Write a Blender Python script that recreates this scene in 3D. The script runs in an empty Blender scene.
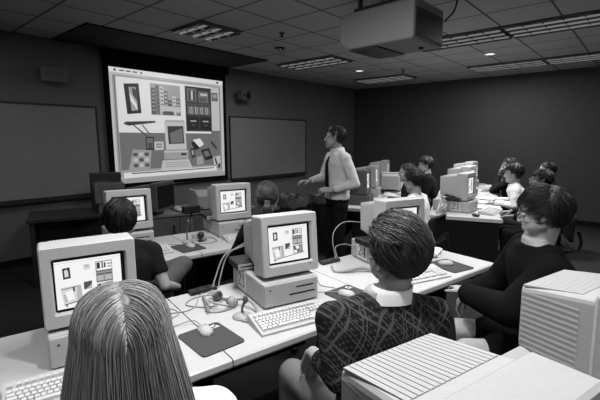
import bpy, math, random
from mathutils import Vector, Matrix, Euler, noise
R = math.radians
random.seed(7)
scene = bpy.context.scene
COL = scene.collection

# ------------------------------------------------------------------ materials
def lin(v):
    return v / 12.92 if v <= .04045 else ((v + .055) / 1.055) ** 2.4
MATS = {}
def mat(name, v, rough=.6, spec=.4, metal=0, grain=0.0, gscale=60, bump=0.0, bscale=80, tint=1.0):
    if name in MATS: return MATS[name]
    m = bpy.data.materials.new(name); m.use_nodes = True
    nt = m.node_tree; b = nt.nodes['Principled BSDF']
    g = lin(v); b.inputs['Base Color'].default_value = (g, g, g, 1)
    b.inputs['Roughness'].default_value = rough
    b.inputs['Specular IOR Level'].default_value = spec
    b.inputs['Metallic'].default_value = metal
    tc = nt.nodes.new('ShaderNodeTexCoord')
    if grain:
        n = nt.nodes.new('ShaderNodeTexNoise'); n.inputs['Scale'].default_value = gscale
        n.inputs['Detail'].default_value = 5
        r = nt.nodes.new('ShaderNodeMapRange')
        r.inputs['From Min'].default_value = .3; r.inputs['From Max'].default_value = .7
        r.inputs['To Min'].default_value = g * (1 - grain); r.inputs['To Max'].default_value = g * (1 + grain)
        nt.links.new(tc.outputs['Object'], n.inputs['Vector'])
        nt.links.new(n.outputs['Fac'], r.inputs['Value'])
        nt.links.new(r.outputs['Result'], b.inputs['Base Color'])
    if bump:
        n = nt.nodes.new('ShaderNodeTexNoise'); n.inputs['Scale'].default_value = bscale
        n.inputs['Detail'].default_value = 4
        bp = nt.nodes.new('ShaderNodeBump'); bp.inputs['Strength'].default_value = bump
        bp.inputs['Distance'].default_value = .004
        nt.links.new(tc.outputs['Object'], n.inputs['Vector'])
        nt.links.new(n.outputs['Fac'], bp.inputs['Height'])
        nt.links.new(bp.outputs['Normal'], b.inputs['Normal'])
    MATS[name] = m
    return m
def emat(name, v, strength=1.0):
    if name in MATS: return MATS[name]
    m = bpy.data.materials.new(name); m.use_nodes = True
    nt = m.node_tree; b = nt.nodes['Principled BSDF']
    g = lin(v)
    b.inputs['Base Color'].default_value = (.02, .02, .02, 1); b.inputs['Roughness'].default_value = .3
    b.inputs['Emission Color'].default_value = (g, g, g, 1)
    b.inputs['Emission Strength'].default_value = strength
    MATS[name] = m
    return m

PL = mat('beige_plastic', .68, .45, .35, grain=.04, gscale=120, bump=.05, bscale=300)
PLD = mat('aged_plastic', .60, .45, .35, grain=.05, gscale=90)
PLN = mat('pale_plastic', .67, .5, .3, grain=.03, gscale=90)
PLK = mat('dark_plastic', .14, .4, .4, grain=.1)
PLG = mat('grey_plastic', .33, .5, .3, grain=.06)
SLOT = mat('slot_black', .05, .6, .2)
CARD = mat('white_card', .84, .7, .2, grain=.02)
INK = mat('black_ink', .05, .7, .1)
LAM = mat('white_laminate', .70, .35, .4, grain=.03, gscale=25)
LAMD = mat('grey_laminate', .33, .5, .3, grain=.1, gscale=20)
DKW = mat('dark_wood', .17, .45, .3, grain=.15, gscale=12)
DKP = mat('black_panel', .07, .6, .2, grain=.1)
METK = mat('black_metal', .09, .4, .5)
CHR = mat('chrome', .65, .2, .5, metal=1)
PAD = mat('mouse_pad_rubber', .27, .85, .15, grain=.08, gscale=200)
CAB = mat('cable_grey', .55, .5, .3)
CABK = mat('cable_black', .1, .5, .3)
KEYM = mat('key_caps', .76, .5, .3)
PAPER = mat('paper', .82, .8, .1, grain=.04, gscale=30)
FABK = mat('dark_fabric', .12, .9, .1, grain=.25, gscale=120, bump=.4, bscale=400)
CARDB = mat('cardboard', .38, .8, .1, grain=.08, gscale=20)
SKIN = mat('skin', .60, .55, .3, grain=.05, gscale=40)
SKIND = mat('skin_deep', .42, .55, .3, grain=.05, gscale=40)
EYEW = mat('eye_white', .75, .2, .5)
EYEK = mat('eye_dark', .06, .2, .5)

# ------------------------------------------------------------------ mesh builder
class MB:
    def __init__(s):
        s.v = []; s.f = []; s.m = []; s.mats = []; s.cur = 0; s.smooth = []
        s.sm = False; s.M = Matrix.Identity(4)
    def mat(s, m):
        if m not in s.mats: s.mats.append(m)
        s.cur = s.mats.index(m); return s
    def add(s, vs, fs):
        o = len(s.v)
        s.v += [tuple(s.M @ Vector(p)) for p in vs]
        for f in fs:
            s.f.append([i + o for i in f]); s.m.append(s.cur); s.smooth.append(s.sm)
    def box(s, c, d, rz=0):
        hx, hy, hz = d[0] / 2, d[1] / 2, d[2] / 2
        vs = []
        for z in (-hz, hz):
            for x, y in ((-hx, -hy), (hx, -hy), (hx, hy), (-hx, hy)):
                X = x * math.cos(rz) - y * math.sin(rz); Y = x * math.sin(rz) + y * math.cos(rz)
                vs.append((c[0] + X, c[1] + Y, c[2] + z))
        s.add(vs, [(3, 2, 1, 0), (4, 5, 6, 7), (0, 1, 5, 4), (1, 2, 6, 5), (2, 3, 7, 6), (3, 0, 4, 7)])
    def bb(s, x0, x1, y0, y1, z0, z1):
        s.box(((x0 + x1) / 2, (y0 + y1) / 2, (z0 + z1) / 2), (x1 - x0, y1 - y0, z1 - z0))
    def loft(s, rings, cap=True, closed=True):
        n = len(rings[0]); vs = [p for r in rings for p in r]; fs = []
        for i in range(len(rings) - 1):
            for j in range(n if closed else n - 1):
                k = (j + 1) % n
                fs.append((i * n + j, i * n + k, (i + 1) * n + k, (i + 1) * n + j))
        if cap:
            fs.append(tuple(reversed(range(n)))); fs.append(tuple(range((len(rings) - 1) * n, len(rings) * n)))
        s.add(vs, fs)
    def cone(s, p0, p1, r0, r1, n=12, cap=True):
        p0, p1 = Vector(p0), Vector(p1); d = (p1 - p0)
        if d.length < 1e-6: return
        d.normalize(); a = d.orthogonal().normalized(); b = d.cross(a)
        rr = []
        for p, r in ((p0, r0), (p1, r1)):
            rr.append([p + (a * math.cos(2 * math.pi * i / n) + b * math.sin(2 * math.pi * i / n)) * r for i in range(n)])
        s.loft(rr, cap)
    def tube(s, pts, r, n=6, taper=None):
        pts = [Vector(p) for p in pts]; rr = []
        a = None
        for i, p in enumerate(pts):
            d = (pts[min(i + 1, len(pts) - 1)] - pts[max(i - 1, 0)])
            if d.length < 1e-7: d = Vector((0, 0, 1))
            d.normalize()
            if a is None: a = d.orthogonal().normalized()
            a = a - d * a.dot(d)
            if a.length < 1e-5: a = d.orthogonal()
            a.normalize(); b = d.cross(a)
            q = r if taper is None else r * taper(i / (len(pts) - 1))
            rr.append([p + (a * math.cos(2 * math.pi * k / n) + b * math.sin(2 * math.pi * k / n)) * q for k in range(n)])
        s.loft(rr, True)
    def ell(s, c, rad, rot=None, nu=20, nv=12):
        c = Vector(c); rot = rot or Matrix.Identity(3)
        vs = []; fs = []
        vs.append(c + rot @ Vector((0, 0, rad[2])))
        for i in range(1, nv):
            t = math.pi * i / nv
            for j in range(nu):
                p = 2 * math.pi * j / nu
                vs.append(c + rot @ Vector((rad[0] * math.sin(t) * math.cos(p), rad[1] * math.sin(t) * math.sin(p), rad[2] * math.cos(t))))
        vs.append(c + rot @ Vector((0, 0, -rad[2])))
        for j in range(nu):
            fs.append((0, 1 + j, 1 + (j + 1) % nu))
            fs.append((len(vs) - 1, 1 + (nv - 2) * nu + (j + 1) % nu, 1 + (nv - 2) * nu + j))
        for i in range(nv - 2):
            for j in range(nu):
                a = 1 + i * nu + j; b = 1 + i * nu + (j + 1) % nu
                fs.append((a, a + nu, b + nu, b))
        s.add(vs, fs)
    def limb(s, p0, p1, r0, r1, n=14, e0=True, e1=True):
        s.cone(p0, p1, r0, r1, n)
        if e0: s.ell(p0, (r0,) * 3, nu=n, nv=8)
        if e1: s.ell(p1, (r1,) * 3, nu=n, nv=8)
    def quad(s, a, b, c, d): s.add([a, b, c, d], [(0, 1, 2, 3)])
    def mesh(s, name):
        me = bpy.data.meshes.new(name); me.from_pydata(s.v, [], s.f)
        for m in s.mats: me.materials.append(m)
        for p, mi, sm in zip(me.polygons, s.m, s.smooth): p.material_index = mi; p.use_smooth = sm
        me.update(); return me
    def build(s, name, parent=None, m=None, bevel=0, seg=2, loc=None, rz=None, smooth=False):
        if m is not None and not s.mats: s.mats = [m]
        me = s.mesh(name)
        if smooth:
            for p in me.polygons: p.use_smooth = True
        o = bpy.data.objects.new(name, me); COL.objects.link(o)
        if parent: o.parent = parent
        if loc is not None: o.location = loc
        if rz is not None: o.rotation_euler = (0, 0, rz)
        if bevel:
            b = o.modifiers.new('bevel', 'BEVEL'); b.width = bevel; b.segments = seg; b.limit_method = 'ANGLE'
            b.angle_limit = R(40)
        return o

def tag(o, label=None, cat=None, group=None, kind=None):
    if label: o['label'] = label
    if cat: o['category'] = cat
    if group: o['group'] = group
    if kind: o['kind'] = kind
    return o
def thing(name, label, cat, loc=(0, 0, 0), rz=0, group=None):
    o = bpy.data.objects.new(name, None); COL.objects.link(o); o.empty_display_size = .1
    o.location = loc; o.rotation_euler = (0, 0, rz)
    return tag(o, label, cat, group)
def struct(o): o['kind'] = 'structure'; return o
def copy_tree(o, parent=None):
    c = o.copy(); COL.objects.link(c)
    if parent: c.parent = parent
    for ch in list(o.children): copy_tree(ch, c)
    return c
def azr(az): return R(90 - az)
class Frame:
    def __init__(s, ox, oy, az): s.ox, s.oy, s.az = ox, oy, az; s.a = R(az)
    def p(s, x, y, z=0):
        return Vector((s.ox + x * math.sin(s.a) - y * math.cos(s.a), s.oy + x * math.cos(s.a) + y * math.sin(s.a), z))
    @property
    def rz(s): return azr(s.az)
def catmull(pts, k=8):
    P = [Vector(p) for p in pts]; P = [P[0] * 2 - P[1]] + P + [P[-1] * 2 - P[-2]]; out = []
    for i in range(1, len(P) - 2):
        for j in range(k):
            t = j / k
            out.append(.5 * ((2 * P[i]) + (P[i + 1] - P[i - 1]) * t + (2 * P[i - 1] - 5 * P[i] + 4 * P[i + 1] - P[i + 2]) * t * t + (3 * P[i] - P[i - 1] - 3 * P[i + 1] + P[i + 2]) * t ** 3))
    out.append(P[-2]); return out
def rrect(hw, hh, rad, n=5):
    pts = []
    for cx, cy, a0 in ((hw - rad, hh - rad, 0), (-hw + rad, hh - rad, 90), (-hw + rad, -hh + rad, 180), (hw - rad, -hh + rad, 270)):
        for i in range(n + 1):
            a = R(a0 + 90 * i / n); pts.append((cx + rad * math.cos(a), cy + rad * math.sin(a)))
    return pts

# ------------------------------------------------------------------ room shell
CZ = 2.9
RECV = 1.12
ROOM = Frame(1.439, 10.779, 41.0)          # far corner; x runs along the front wall (negative = left), y towards/through it
UL, VB = -11.6, -8.9
RZ = ROOM.rz
def room_part(mb, name, **k):
    return struct(mb.build(name, loc=ROOM.p(0, 0), rz=RZ, **k))

def ceiling_mat():
    m = bpy.data.materials.new('ceiling_tiles'); m.use_nodes = True
    nt = m.node_tree; N = nt.nodes; L = nt.links; b = N['Principled BSDF']
    b.inputs['Roughness'].default_value = .9; b.inputs['Specular IOR Level'].default_value = .1
    tc = N.new('ShaderNodeTexCoord'); sp = N.new('ShaderNodeSeparateXYZ'); L.new(tc.outputs['Object'], sp.inputs[0])
    def line(src, off):
        a = N.new('ShaderNodeMath'); a.operation = 'ADD'; a.inputs[1].default_value = 60 + off; L.new(src, a.inputs[0])
        d = N.new('ShaderNodeMath'); d.operation = 'DIVIDE'; d.inputs[1].default_value = .6; L.new(a.outputs[0], d.inputs[0])
        f = N.new('ShaderNodeMath'); f.operation = 'FRACT'; L.new(d.outputs[0], f.inputs[0])
        s = N.new('ShaderNodeMath'); s.operation = 'SUBTRACT'; s.inputs[1].default_value = .5; L.new(f.outputs[0], s.inputs[0])
        q = N.new('ShaderNodeMath'); q.operation = 'ABSOLUTE'; L.new(s.outputs[0], q.inputs[0])
        g = N.new('ShaderNodeMath'); g.operation = 'GREATER_THAN'; g.inputs[1].default_value = .481; L.new(q.outputs[0], g.inputs[0])
        return g.outputs[0]
    a = line(sp.outputs[0], .92); c = line(sp.outputs[1], .95)
    mx = N.new('ShaderNodeMath'); mx.operation = 'MAXIMUM'; L.new(a, mx.inputs[0]); L.new(c, mx.inputs[1])
    n = N.new('ShaderNodeTexNoise'); n.inputs['Scale'].default_value = 90; L.new(tc.outputs['Object'], n.inputs['Vector'])
    r = N.new('ShaderNodeMapRange'); r.inputs['To Min'].default_value = lin(.62); r.inputs['To Max'].default_value = lin(.74); L.new(n.outputs['Fac'], r.inputs['Value'])
    mix = N.new('ShaderNodeMix'); mix.data_type = 'RGBA'
    L.new(mx.outputs[0], mix.inputs[0]); L.new(r.outputs['Result'], mix.inputs[6]); mix.inputs[7].default_value = (lin(.36),) * 3 + (1,)
    L.new(mix.outputs[2], b.inputs['Base Color'])
    return m
WALLM = mat('wall_paint', .40, .85, .15, grain=.05, gscale=8, bump=.1, bscale=200)
WALLR = mat('wall_fabric', .31, .95, .1, grain=.06, gscale=10, bump=.2, bscale=300)
CARP = mat('carpet', .17, .95, .05, grain=.3, gscale=150, bump=.5, bscale=500)
mb = MB(); mb.bb(UL, 0, VB, 0, -.1, 0); room_part(mb, 'floor', m=CARP)
mb = MB(); mb.bb(UL, 0, VB, 0, CZ, CZ + .1); room_part(mb, 'ceiling', m=ceiling_mat())
mb = MB(); mb.bb(UL - .12, .12, 0, .12, 0, CZ); room_part(mb, 'wall_front', m=WALLM)
mb = MB(); mb.bb(0, .12, VB, 0, 0, CZ); room_part(mb, 'wall_right', m=WALLR)
mb = MB(); mb.bb(UL - .12, UL, VB, 0, 0, CZ); room_part(mb, 'wall_left', m=WALLM)
mb = MB(); mb.bb(UL - .12, .12, VB - .12, VB, 0, CZ); room_part(mb, 'wall_back', m=WALLM)
mb = MB(); mb.bb(UL, 0, -.012, 0, 0, .1); room_part(mb, 'baseboard_front', m=DKP)
mb = MB(); mb.bb(-.012, 0, VB, -.012, 0, .1); room_part(mb, 'baseboard_right', m=DKP)
mb = MB(); mb.bb(UL, 0, -.02, 0, CZ - .02, CZ); room_part(mb, 'trim_1', m=LAMD)
mb = MB(); mb.bb(-.02, 0, VB, -.02, CZ - .02, CZ); room_part(mb, 'trim_2', m=LAMD)
mb = MB(); mb.bb(-7.1, -4.28, -RECV, -.02, CZ - .02, CZ); room_part(mb, 'recess_shade_panel', m=mat('recess_shade', .22, .9, .1, grain=.05))  # flat sheet for the ceiling recess, its shade put into the dark colour

# ------------------------------------------------------------------ ceiling fixtures
LOUV = mat('louvre_metal', .55, .25, .6, metal=.7)
TUBE = emat('dimmed_tube', .8, .28)
def troffer(u0, u1, v0, v1, label):
    c = ROOM.p((u0 + u1) / 2, (v0 + v1) / 2, CZ)
    t = thing('ceiling_light', label, 'ceiling light', c, RZ, 'recessed louvred ceiling lights')
    w, l = (u1 - u0), (v1 - v0); hw, hl = w / 2, l / 2
    f = MB()
    f.bb(-hw, hw, -hl, -hl + .018, -.014, -.001); f.bb(-hw, hw, hl - .018, hl, -.014, -.001)
    f.bb(-hw, -hw + .018, -hl + .018, hl - .018, -.014, -.001); f.bb(hw - .018, hw, -hl + .018, hl - .018, -.014, -.001)
    f.build('frame', t, LAMD)
    h = MB(); h.bb(-hw + .018, hw - .018, -hl + .018, hl - .018, -.004, -.001); h.build('housing', t, DKP)
    lv = MB(); nl = 3; nc = max(3, round(l / .2))
    for i in range(nl + 1):
        x = -hw + .018 + (w - .036) * i / nl; lv.bb(x - .006, x + .006, -hl + .02, hl - .02, -.036, -.006)
    for i in range(nc + 1):
        y = -hl + .018 + (l - .036) * i / nc
        a = y - .022; b_ = y + .022
        if i == 0: a = y
        if i == nc: b_ = y
        lv.add([(-hw + .02, a, -.006), (-hw + .02, b_, -.006), (-hw + .02, y, -.036), (hw - .02, a, -.006), (hw - .02, b_, -.006), (hw - .02, y, -.036)],
               [(0, 1, 2), (5, 4, 3), (0, 2, 5, 3), (2, 1, 4, 5), (1, 0, 3, 4)])
    lv.build('louvre', t, LOUV)
    for i in range(nl):
        x = -hw + .018 + (w - .036) * (i + .5) / nl
        tb = MB(); tb.sm = True; tb.cone((x, -hl + .03, -.024), (x, hl - .03, -.024), .013, .013, 10); tb.build('tube', t, TUBE)
troffer(-6.32, -5.72, -2.15, -1.55, 'small square louvred light above the projection screen')
troffer(-3.92, -3.32, -2.15, -.95, 'dark louvred light in mid ceiling, left of the bright disc')
troffer(-1.52, -.92, -2.15, -.95, 'farthest louvred light by the far corner of the room')
troffer(-3.92, -3.32, -4.55, -3.35, 'long louvred light half hidden behind the ceiling projector')
troffer(-3.92, -3.32, -5.75, -4.55, 'louvred light at the top right, nearest the camera')
troffer(-1.52, -.92, -4.55, -3.35, 'long louvred light in front of right wall, below bright disc')
troffer(-1.52, -.92, -5.75, -4.55, 'rightmost louvred light running along the right wall')

DISC = emat('downlight_glow', .95, 1.3)
def spot(u, v, e, size=95, soft=.06, aim=None, blend=.6):
    ld = bpy.data.lights.new('downlight_beam', 'SPOT'); ld.energy = e; ld.spot_size = R(size); ld.spot_blend = blend; ld.shadow_soft_size = soft
    o = bpy.data.objects.new('downlight_beam', ld); COL.objects.link(o)
    p = ROOM.p(u, v, CZ - .05); o.location = p
    if aim is not None: o.rotation_euler = (Vector(aim) - p).to_track_quat('-Z', 'Y').to_euler()
    return o
def downlight(u, v, label, dark=False):
    t = thing('recessed_downlight', label, 'ceiling light', ROOM.p(u, v, CZ), RZ, 'round recessed downlights')
    r = MB(); r.sm = False
    for i in range(28):
        a, b = 2 * math.pi * i / 28, 2 * math.pi * (i + 1) / 28
        ro, ri = .095, .072
        r.add([(ro * math.cos(a), ro * math.sin(a), -.001), (ro * math.cos(b), ro * math.sin(b), -.001), (ri * math.cos(b), ri * math.sin(b), -.014), (ri * math.cos(a), ri * math.sin(a), -.014),
               (ri * math.cos(a), ri * math.sin(a), -.001), (ri * math.cos(b), ri * math.sin(b), -.001)], [(0, 1, 2, 3), (3, 2, 5, 4)])
    r.build('trim_ring', t, CHR if dark else PLN)
    l = MB(); l.cone((0, 0, -.008), (0, 0, -.002), .071, .071, 28); l.build('lens', t, SLOT if dark else DISC)
    if dark:
        e = MB(); e.sm = True; e.ell((0, 0, -.012), (.045, .045, .03)); e.build('eyeball', t, CHR)
downlight(-2.43, -1.69, 'small bright round downlight in mid ceiling, beside the projector')
downlight(-2.42, -4.01, 'bright round downlight on right side of ceiling')
downlight(-4.78, -1.85, 'unlit round eyeball downlight left of the mid-ceiling louvre', True)
def sprinkler(u, v, label):
    s = MB(); s.cone((0, 0, -.006), (0, 0, 0), .04, .04, 16); s.cone((0, 0, -.045), (0, 0, -.006), .012, .016, 10); s.cone((0, 0, -.05), (0, 0, -.045), .028, .028, 14)
    o = s.build('fire_sprinkler', None, METK, loc=ROOM.p(u, v, CZ), rz=RZ); tag(o, label, 'sprinkler', 'ceiling sprinklers')
sprinkler(-5.35, -2.45, 'small dark fire sprinkler above the unlit eyeball light')
sprinkler(-1.95, -2.35, 'small dark fire sprinkler between bright disc and right wall')

# downlights of the room (recessed, in the ceiling; more of them lie behind the camera)
for (u, v, e) in ((-2.43, -1.69, 40), (-2.42, -4.01, 300), (-4.8, -4.2, 120), (-7.4, -3.6, 70), (-5.9, -5.2, 150),
                  (-8.2, -5.3, 130), (-9.8, -4.6, 90), (-9.2, -7.4, 40), (-6.6, -6.9, 60), (-3.6, -6.3, 110)):
    spot(u, v, e)
for (u, v, e) in ((-7.5, -4.6, 45), (-3.5, -4.5, 45), (-8.6, -7.2, 22), (-4.6, -1.9, 26), (-8.2, -2.2, 14), (-1.2, -3.8, 22)):  # area lights added below the ceiling as soft ambient fill
    ld = bpy.data.lights.new('ambient_fill', 'AREA'); ld.shape = 'RECTANGLE'; ld.size = .6; ld.size_y = 1.2; ld.energy = e
    o = bpy.data.objects.new('ambient_fill', ld); COL.objects.link(o); o.location = ROOM.p(u, v, CZ - .06); o.rotation_euler = (0, 0, RZ)

# ------------------------------------------------------------------ pictures on screens
def picture(mb, items, w, h, y, mats, lift=.0006, org=(0, 0)):
    """items: (layer, grey index, polygon in unit coords u right, v down); drawn in the local xz plane facing -y"""
    for lay, gi, poly in items:
        mb.mat(mats[gi])
        vs = [(org[0] + (u - .5) * w, y - lift * lay, org[1] + (.5 - v) * h) for u, v in poly]
        mb.add(vs, [tuple(reversed(range(len(vs))))])
def rc(l, g, u0, v0, u1, v1): return (l, g, [(u0, v0), (u1, v0), (u1, v1), (u0, v1)])
# greys: 0 black .. 6 white
def big_items():
    I = [rc(0, 5, 0, 0, 1, 1), rc(1, 6, 0, 0, 1, .042)]
    I += [rc(2, 1, .035, .012, .05, .032)] + [rc(2, 2, .075 + .05 * i, .016, .11 + .05 * i, .027) for i in range(3)] + [rc(2, 1, .235, .013, .247, .03), rc(2, 2, .93, .012, .955, .032), rc(2, 2, .3, .05, .97, .053)]
    I += [rc(1, 4, .02, .06, .97, .95), rc(2, 6, .045, .075, .955, .55), rc(2, 3, .045, .55, .86, .88), rc(2.5, 5, .86, .075, .955, .52), rc(2.5, 3, .86, .52, .955, .88)]
    I += [rc(3, 3, .958, .07, .966, .93), rc(3, 3, .03, .07, .038, .93)]
    # leaning framed panel
    I += [(3, 0, [(.10, .13), (.215, .115), (.225, .375), (.115, .39)]), (4, 4, [(.135, .155), (.19, .15), (.2, .35), (.15, .36)]), (5, 6, [(.14, .2), (.19, .30), (.193, .35), (.145, .27)]), (5, 1, [(.16, .16), (.19, .17), (.195, .27), (.165, .22)])]
    # city picture
    I += [rc(3, 4, .305, .10, .565, .385)]
    for i in range(7):
        x = .31 + i * .036; t = [.14, .11, .12, .16, .24, .20, .22][i]
        I.append(rc(4, [2, 3, 5, 3, 2, 5, 3][i], x, t, x + .034, .38))
        for j in range(6):
            v = t + .02 + j * .035
            if v < .36: I.append(rc(5, [4, 2, 3, 5, 4, 3, 5][i], x + .006, v, x + .028, v + .012))
    I += [rc(6, 5, .38, .30, .56, .345), rc(6, 2, .40, .35, .5, .38)]
    # shelf unit
    I += [rc(3, 1, .61, .09, .87, .53), rc(4, 3, .63, .11, .72, .235), rc(5, 1, .645, .125, .705, .225), rc(6, 5, .665, .13, .685, .22), rc(4, 3, .74, .13, .84, .24), rc(5, 5, .76, .15, .83, .17), rc(5, 2, .75, .19, .82, .23)]
    I += [rc(4, 2, .62, .255, .86, .27)]
    for i in range(13):
        I.append(rc(4, 4 if i % 3 else 3, .63 + i * .0175, .28 + .006 * (i % 2), .642 + i * .0175, .36))
    I += [rc(4, 0, .62, .385, .735, .515), rc(4, 0, .75, .385, .86, .515), rc(5, 4, .65, .42, .71, .435), rc(5, 4, .775, .42, .835, .435), rc(5, 2, .665, .46, .695, .475), rc(5, 2, .79, .46, .82, .475)]
    I += [rc(4, 2, .875, .13, .94, .215), rc(5, 4, .885, .145, .93, .18), rc(5, 3, .89, .185, .925, .205)]
    # desk lamp
    I += [(4, 1, [(.08, .475), (.10, .455), (.33, .44), (.34, .455), (.12, .49)]), (4, 2, [(.15, .485), (.165, .485), (.265, .575), (.255, .585)]), (4, 3, [(.22, .48), (.23, .475), (.3, .58), (.29, .585)])]
    I += [rc(4, 1, .245, .585, .315, .71), rc(5, 3, .255, .60, .305, .69), rc(5, 1, .262, .64, .298, .70)]
    # drawn computer
    I += [(4, 5, [(.41, .445), (.6, .44), (.605, .71), (.415, .71)]), (5, 4, [(.425, .43), (.585, .425), (.6, .44), (.41, .445)]), (5, 1, [(.435, .485), (.58, .48), (.585, .65), (.44, .655)]), (6, 3, [(.455, .55), (.57, .50), (.575, .64), (.46, .645)])]
    I += [rc(4, 4, .395, .715, .62, .80), rc(5, 5, .40, .72, .615, .735), rc(5, 0, .55, .745, .60, .765), (4, 5, [(.38, .81), (.62, .805), (.655, .895), (.36, .905)]), ]
    for j in range(3): I.append(rc(5, 4, .40, .828 + j * .02, .62, .836 + j * .02))
    # things lying on the drawn desk
    I += [(4, 4, [(.14, .70), (.29, .71), (.27, .88), (.10, .88)])]
    for i in range(3):
        for j in range(3): I.append(rc(5, 5 if (i + j) % 2 else 2, .14 + .045 * i, .73 + .05 * j, .175 + .045 * i, .76 + .05 * j))
    I += [rc(4, 5, .315, .63, .395, .71), rc(5, 2, .33, .65, .38, .66), rc(5, 2, .33, .675, .38, .685)]
    I += [(4, 6, [(.67, .615), (.74, .60), (.78, .66), (.72, .70)]), (5, 0, [(.65, .64), (.68, .63), (.74, .70), (.68, .72)]), (4, 1, [(.635, .70), (.68, .70), (.69, .79), (.65, .80)]), (5, 4, [(.65, .72), (.67, .72), (.675, .76), (.655, .77)]), (4, 0, [(.745, .72), (.83, .70), (.87, .81), (.79, .83)]), (5, 3, [(.77, .735), (.82, .725), (.84, .78), (.79, .79)]), (4, 4, [(.70, .79), (.76, .78), (.77, .86), (.70, .87)]), (5, 1, [(.86, .62), (.92, .70), (.91, .72), (.85, .65)]), (5, 5, [(.87, .80), (.95, .78), (.95, .87), (.88, .88)]), (6, 1, [(.885, .81), (.9, .80), (.92, .87), (.9, .875)])]
    I += [(3, 6, [(.06, .905), (.90, .895), (.91, .94), (.06, .955)]), (4, 2, [(.12, .91), (.88, .905), (.88, .915), (.12, .92)]), rc(2, 4, 0, .955, 1, 1), (5, 0, [(.93, .86), (.95, .87), (.94, .92), (.92, .91)])]
    return I
def small_items():
    I = [rc(0, 6, 0, 0, 1, 1), rc(1, 5, 0, .035, 1, .045)]
    I += [(1, 0, [(.11, .15), (.22, .14), (.225, .37), (.115, .38)]), (2, 5, [(.135, .2), (.17, .17), (.195, .22), (.195, .33), (.14, .34)])]
    I += [rc(1, 5, .42, .12, .52, .24), rc(2, 4, .44, .14, .50, .19)]
    I += [rc(1, 3, .60, .10, .86, .56), rc(2, 6, .615, .12, .85, .30), rc(3, 0, .62, .13, .67, .26), rc(3, 0, .695, .12, .715, .26), rc(3, 1, .73, .14, .76, .25), rc(3, 3, .78, .16, .85, .19), rc(3, 3, .79, .22, .84, .25), rc(2, 0, .605, .31, .855, .325), rc(3, 1, .61, .37, .72, .40), rc(3, 1, .735, .37, .85, .40), rc(3, 4, .62, .41, .71, .53), rc(3, 4, .74, .41, .84, .53), rc(3, 1, .605, .53, .855, .55)]
    I += [(2, 1, [(.405, .50), (.53, .49), (.53, .56), (.43, .66), (.405, .66)]), (2, 4, [(.43, .66), (.53, .56), (.53, .66)])]
    I += [(1, 5, [(.06, .55), (.37, .53), (.38, .88), (.10, .90)]), (2, 3, [(.08, .57), (.34, .55), (.34, .57), (.08, .6)]), rc(3, 1, .24, .56, .27, .66), (2, 4, [(.30, .57), (.36, .56), (.37, .85), (.29, .86)]), (3, 6, [(.12, .66), (.24, .62), (.26, .82), (.16, .86)]), (3, 4, [(.10, .7), (.13, .68), (.16, .85), (.12, .87)])]
    I += [(2, 3, [(.60, .59), (.86, .57), (.87, .80), (.62, .82)]), (3, 6, [(.66, .61), (.74, .60), (.78, .68), (.69, .70)]), (3, 0, [(.62, .60), (.66, .60), (.70, .70), (.66, .71)]), (3, 1, [(.74, .66), (.80, .64), (.86, .75), (.80, .77)]), (4, 5, [(.77, .67), (.80, .665), (.83, .73), (.81, .74)]), (3, 6, [(.63, .72), (.71, .73), (.73, .79), (.64, .80)]), (4, 1, [(.70, .73), (.74, .72), (.76, .80), (.73, .81)])]
    I += [(2, 1, [(.10, .905), (.62, .83), (.9, .80), (.9, .815), (.62, .85), (.10, .925)]), (2, 2, [(.12, .92), (.15, .92), (.15, .97), (.13, .97)])]
    return I
SCR = [emat('monitor_grey_%d' % i, v, 1.0) for i, v in enumerate((.10, .28, .42, .56, .70, .83, .95))]
PRJ = [emat('projected_grey_%d' % i, v, 1.0) for i, v in enumerate((.10, .20, .30, .40, .57, .70, .82))]

# ------------------------------------------------------------------ projection screen, boards, wall speakers
BLK = mat('screen_masking', .045, .85, .1)
u0, u1, z0, z1 = -6.41, -4.385, .955, 2.645
cx, w, h = (u0 + u1) / 2, u1 - u0, z1 - z0
t = thing('projection_screen', 'large bright projection screen with black border on front wall', 'screen', ROOM.p(cx, -.05, 0), RZ)
mb = MB(); mb.bb(-w / 2 - .07, w / 2 + .07, 0, .03, z0 - .06, CZ - .13); mb.build('masking', t, BLK)
mb = MB(); picture(mb, big_items(), w, h, -.004, PRJ, .0012, org=(0, (z0 + z1) / 2)); mb.build('screen_surface', t)
mb = MB(); mb.sm = True; mb.cone((-w / 2 - .09, .015, z0 - .07), (w / 2 + .09, .015, z0 - .07), .018, .018, 12); mb.build('bottom_bar', t, METK)
mb = MB(); mb.bb(-w / 2 - .09, w / 2 + .09, -.08, .045, CZ - .14, CZ - .001); mb.build('roller_case', t, BLK, bevel=.01)
WB = mat('whiteboard_surface', .50, .3, .5, grain=.03, gscale=6)
WB2 = mat('whiteboard_smooth', .50, .22, .5, grain=.03, gscale=6)  # same even grey as WB, smoother surface
def board(u0, u1, z0, z1, label, m):
    cx = (u0 + u1) / 2; w = u1 - u0
    t = thing('whiteboard', label, 'whiteboard', ROOM.p(cx, 0, 0), RZ, 'whiteboards on the front wall')
    b = MB(); b.bb(-w / 2, w / 2, -.02, -.001, z0, z1); b.build('panel', t, m)
    f = MB()
    f.bb(-w / 2 - .02, w / 2 + .02, -.03, -.001, z1, z1 + .025); f.bb(-w / 2 - .02, w / 2 + .02, -.03, -.001, z0 - .025, z0)
    f.bb(-w / 2 - .02, -w / 2, -.03, -.001, z0, z1); f.bb(w / 2, w / 2 + .02, -.03, -.001, z0, z1); f.build('frame', t, DKW)
    r = MB(); r.bb(-w / 2, w / 2, -.10, -.03, z0 - .045, z0 - .03); r.bb(-w / 2, w / 2, -.105, -.098, z0 - .045, z0 - .015); r.build('marker_tray', t, DKW)
    return t
board(-4.20, -2.03, .875, 2.02, 'dark whiteboard right of the projection screen', WB2)
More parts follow.
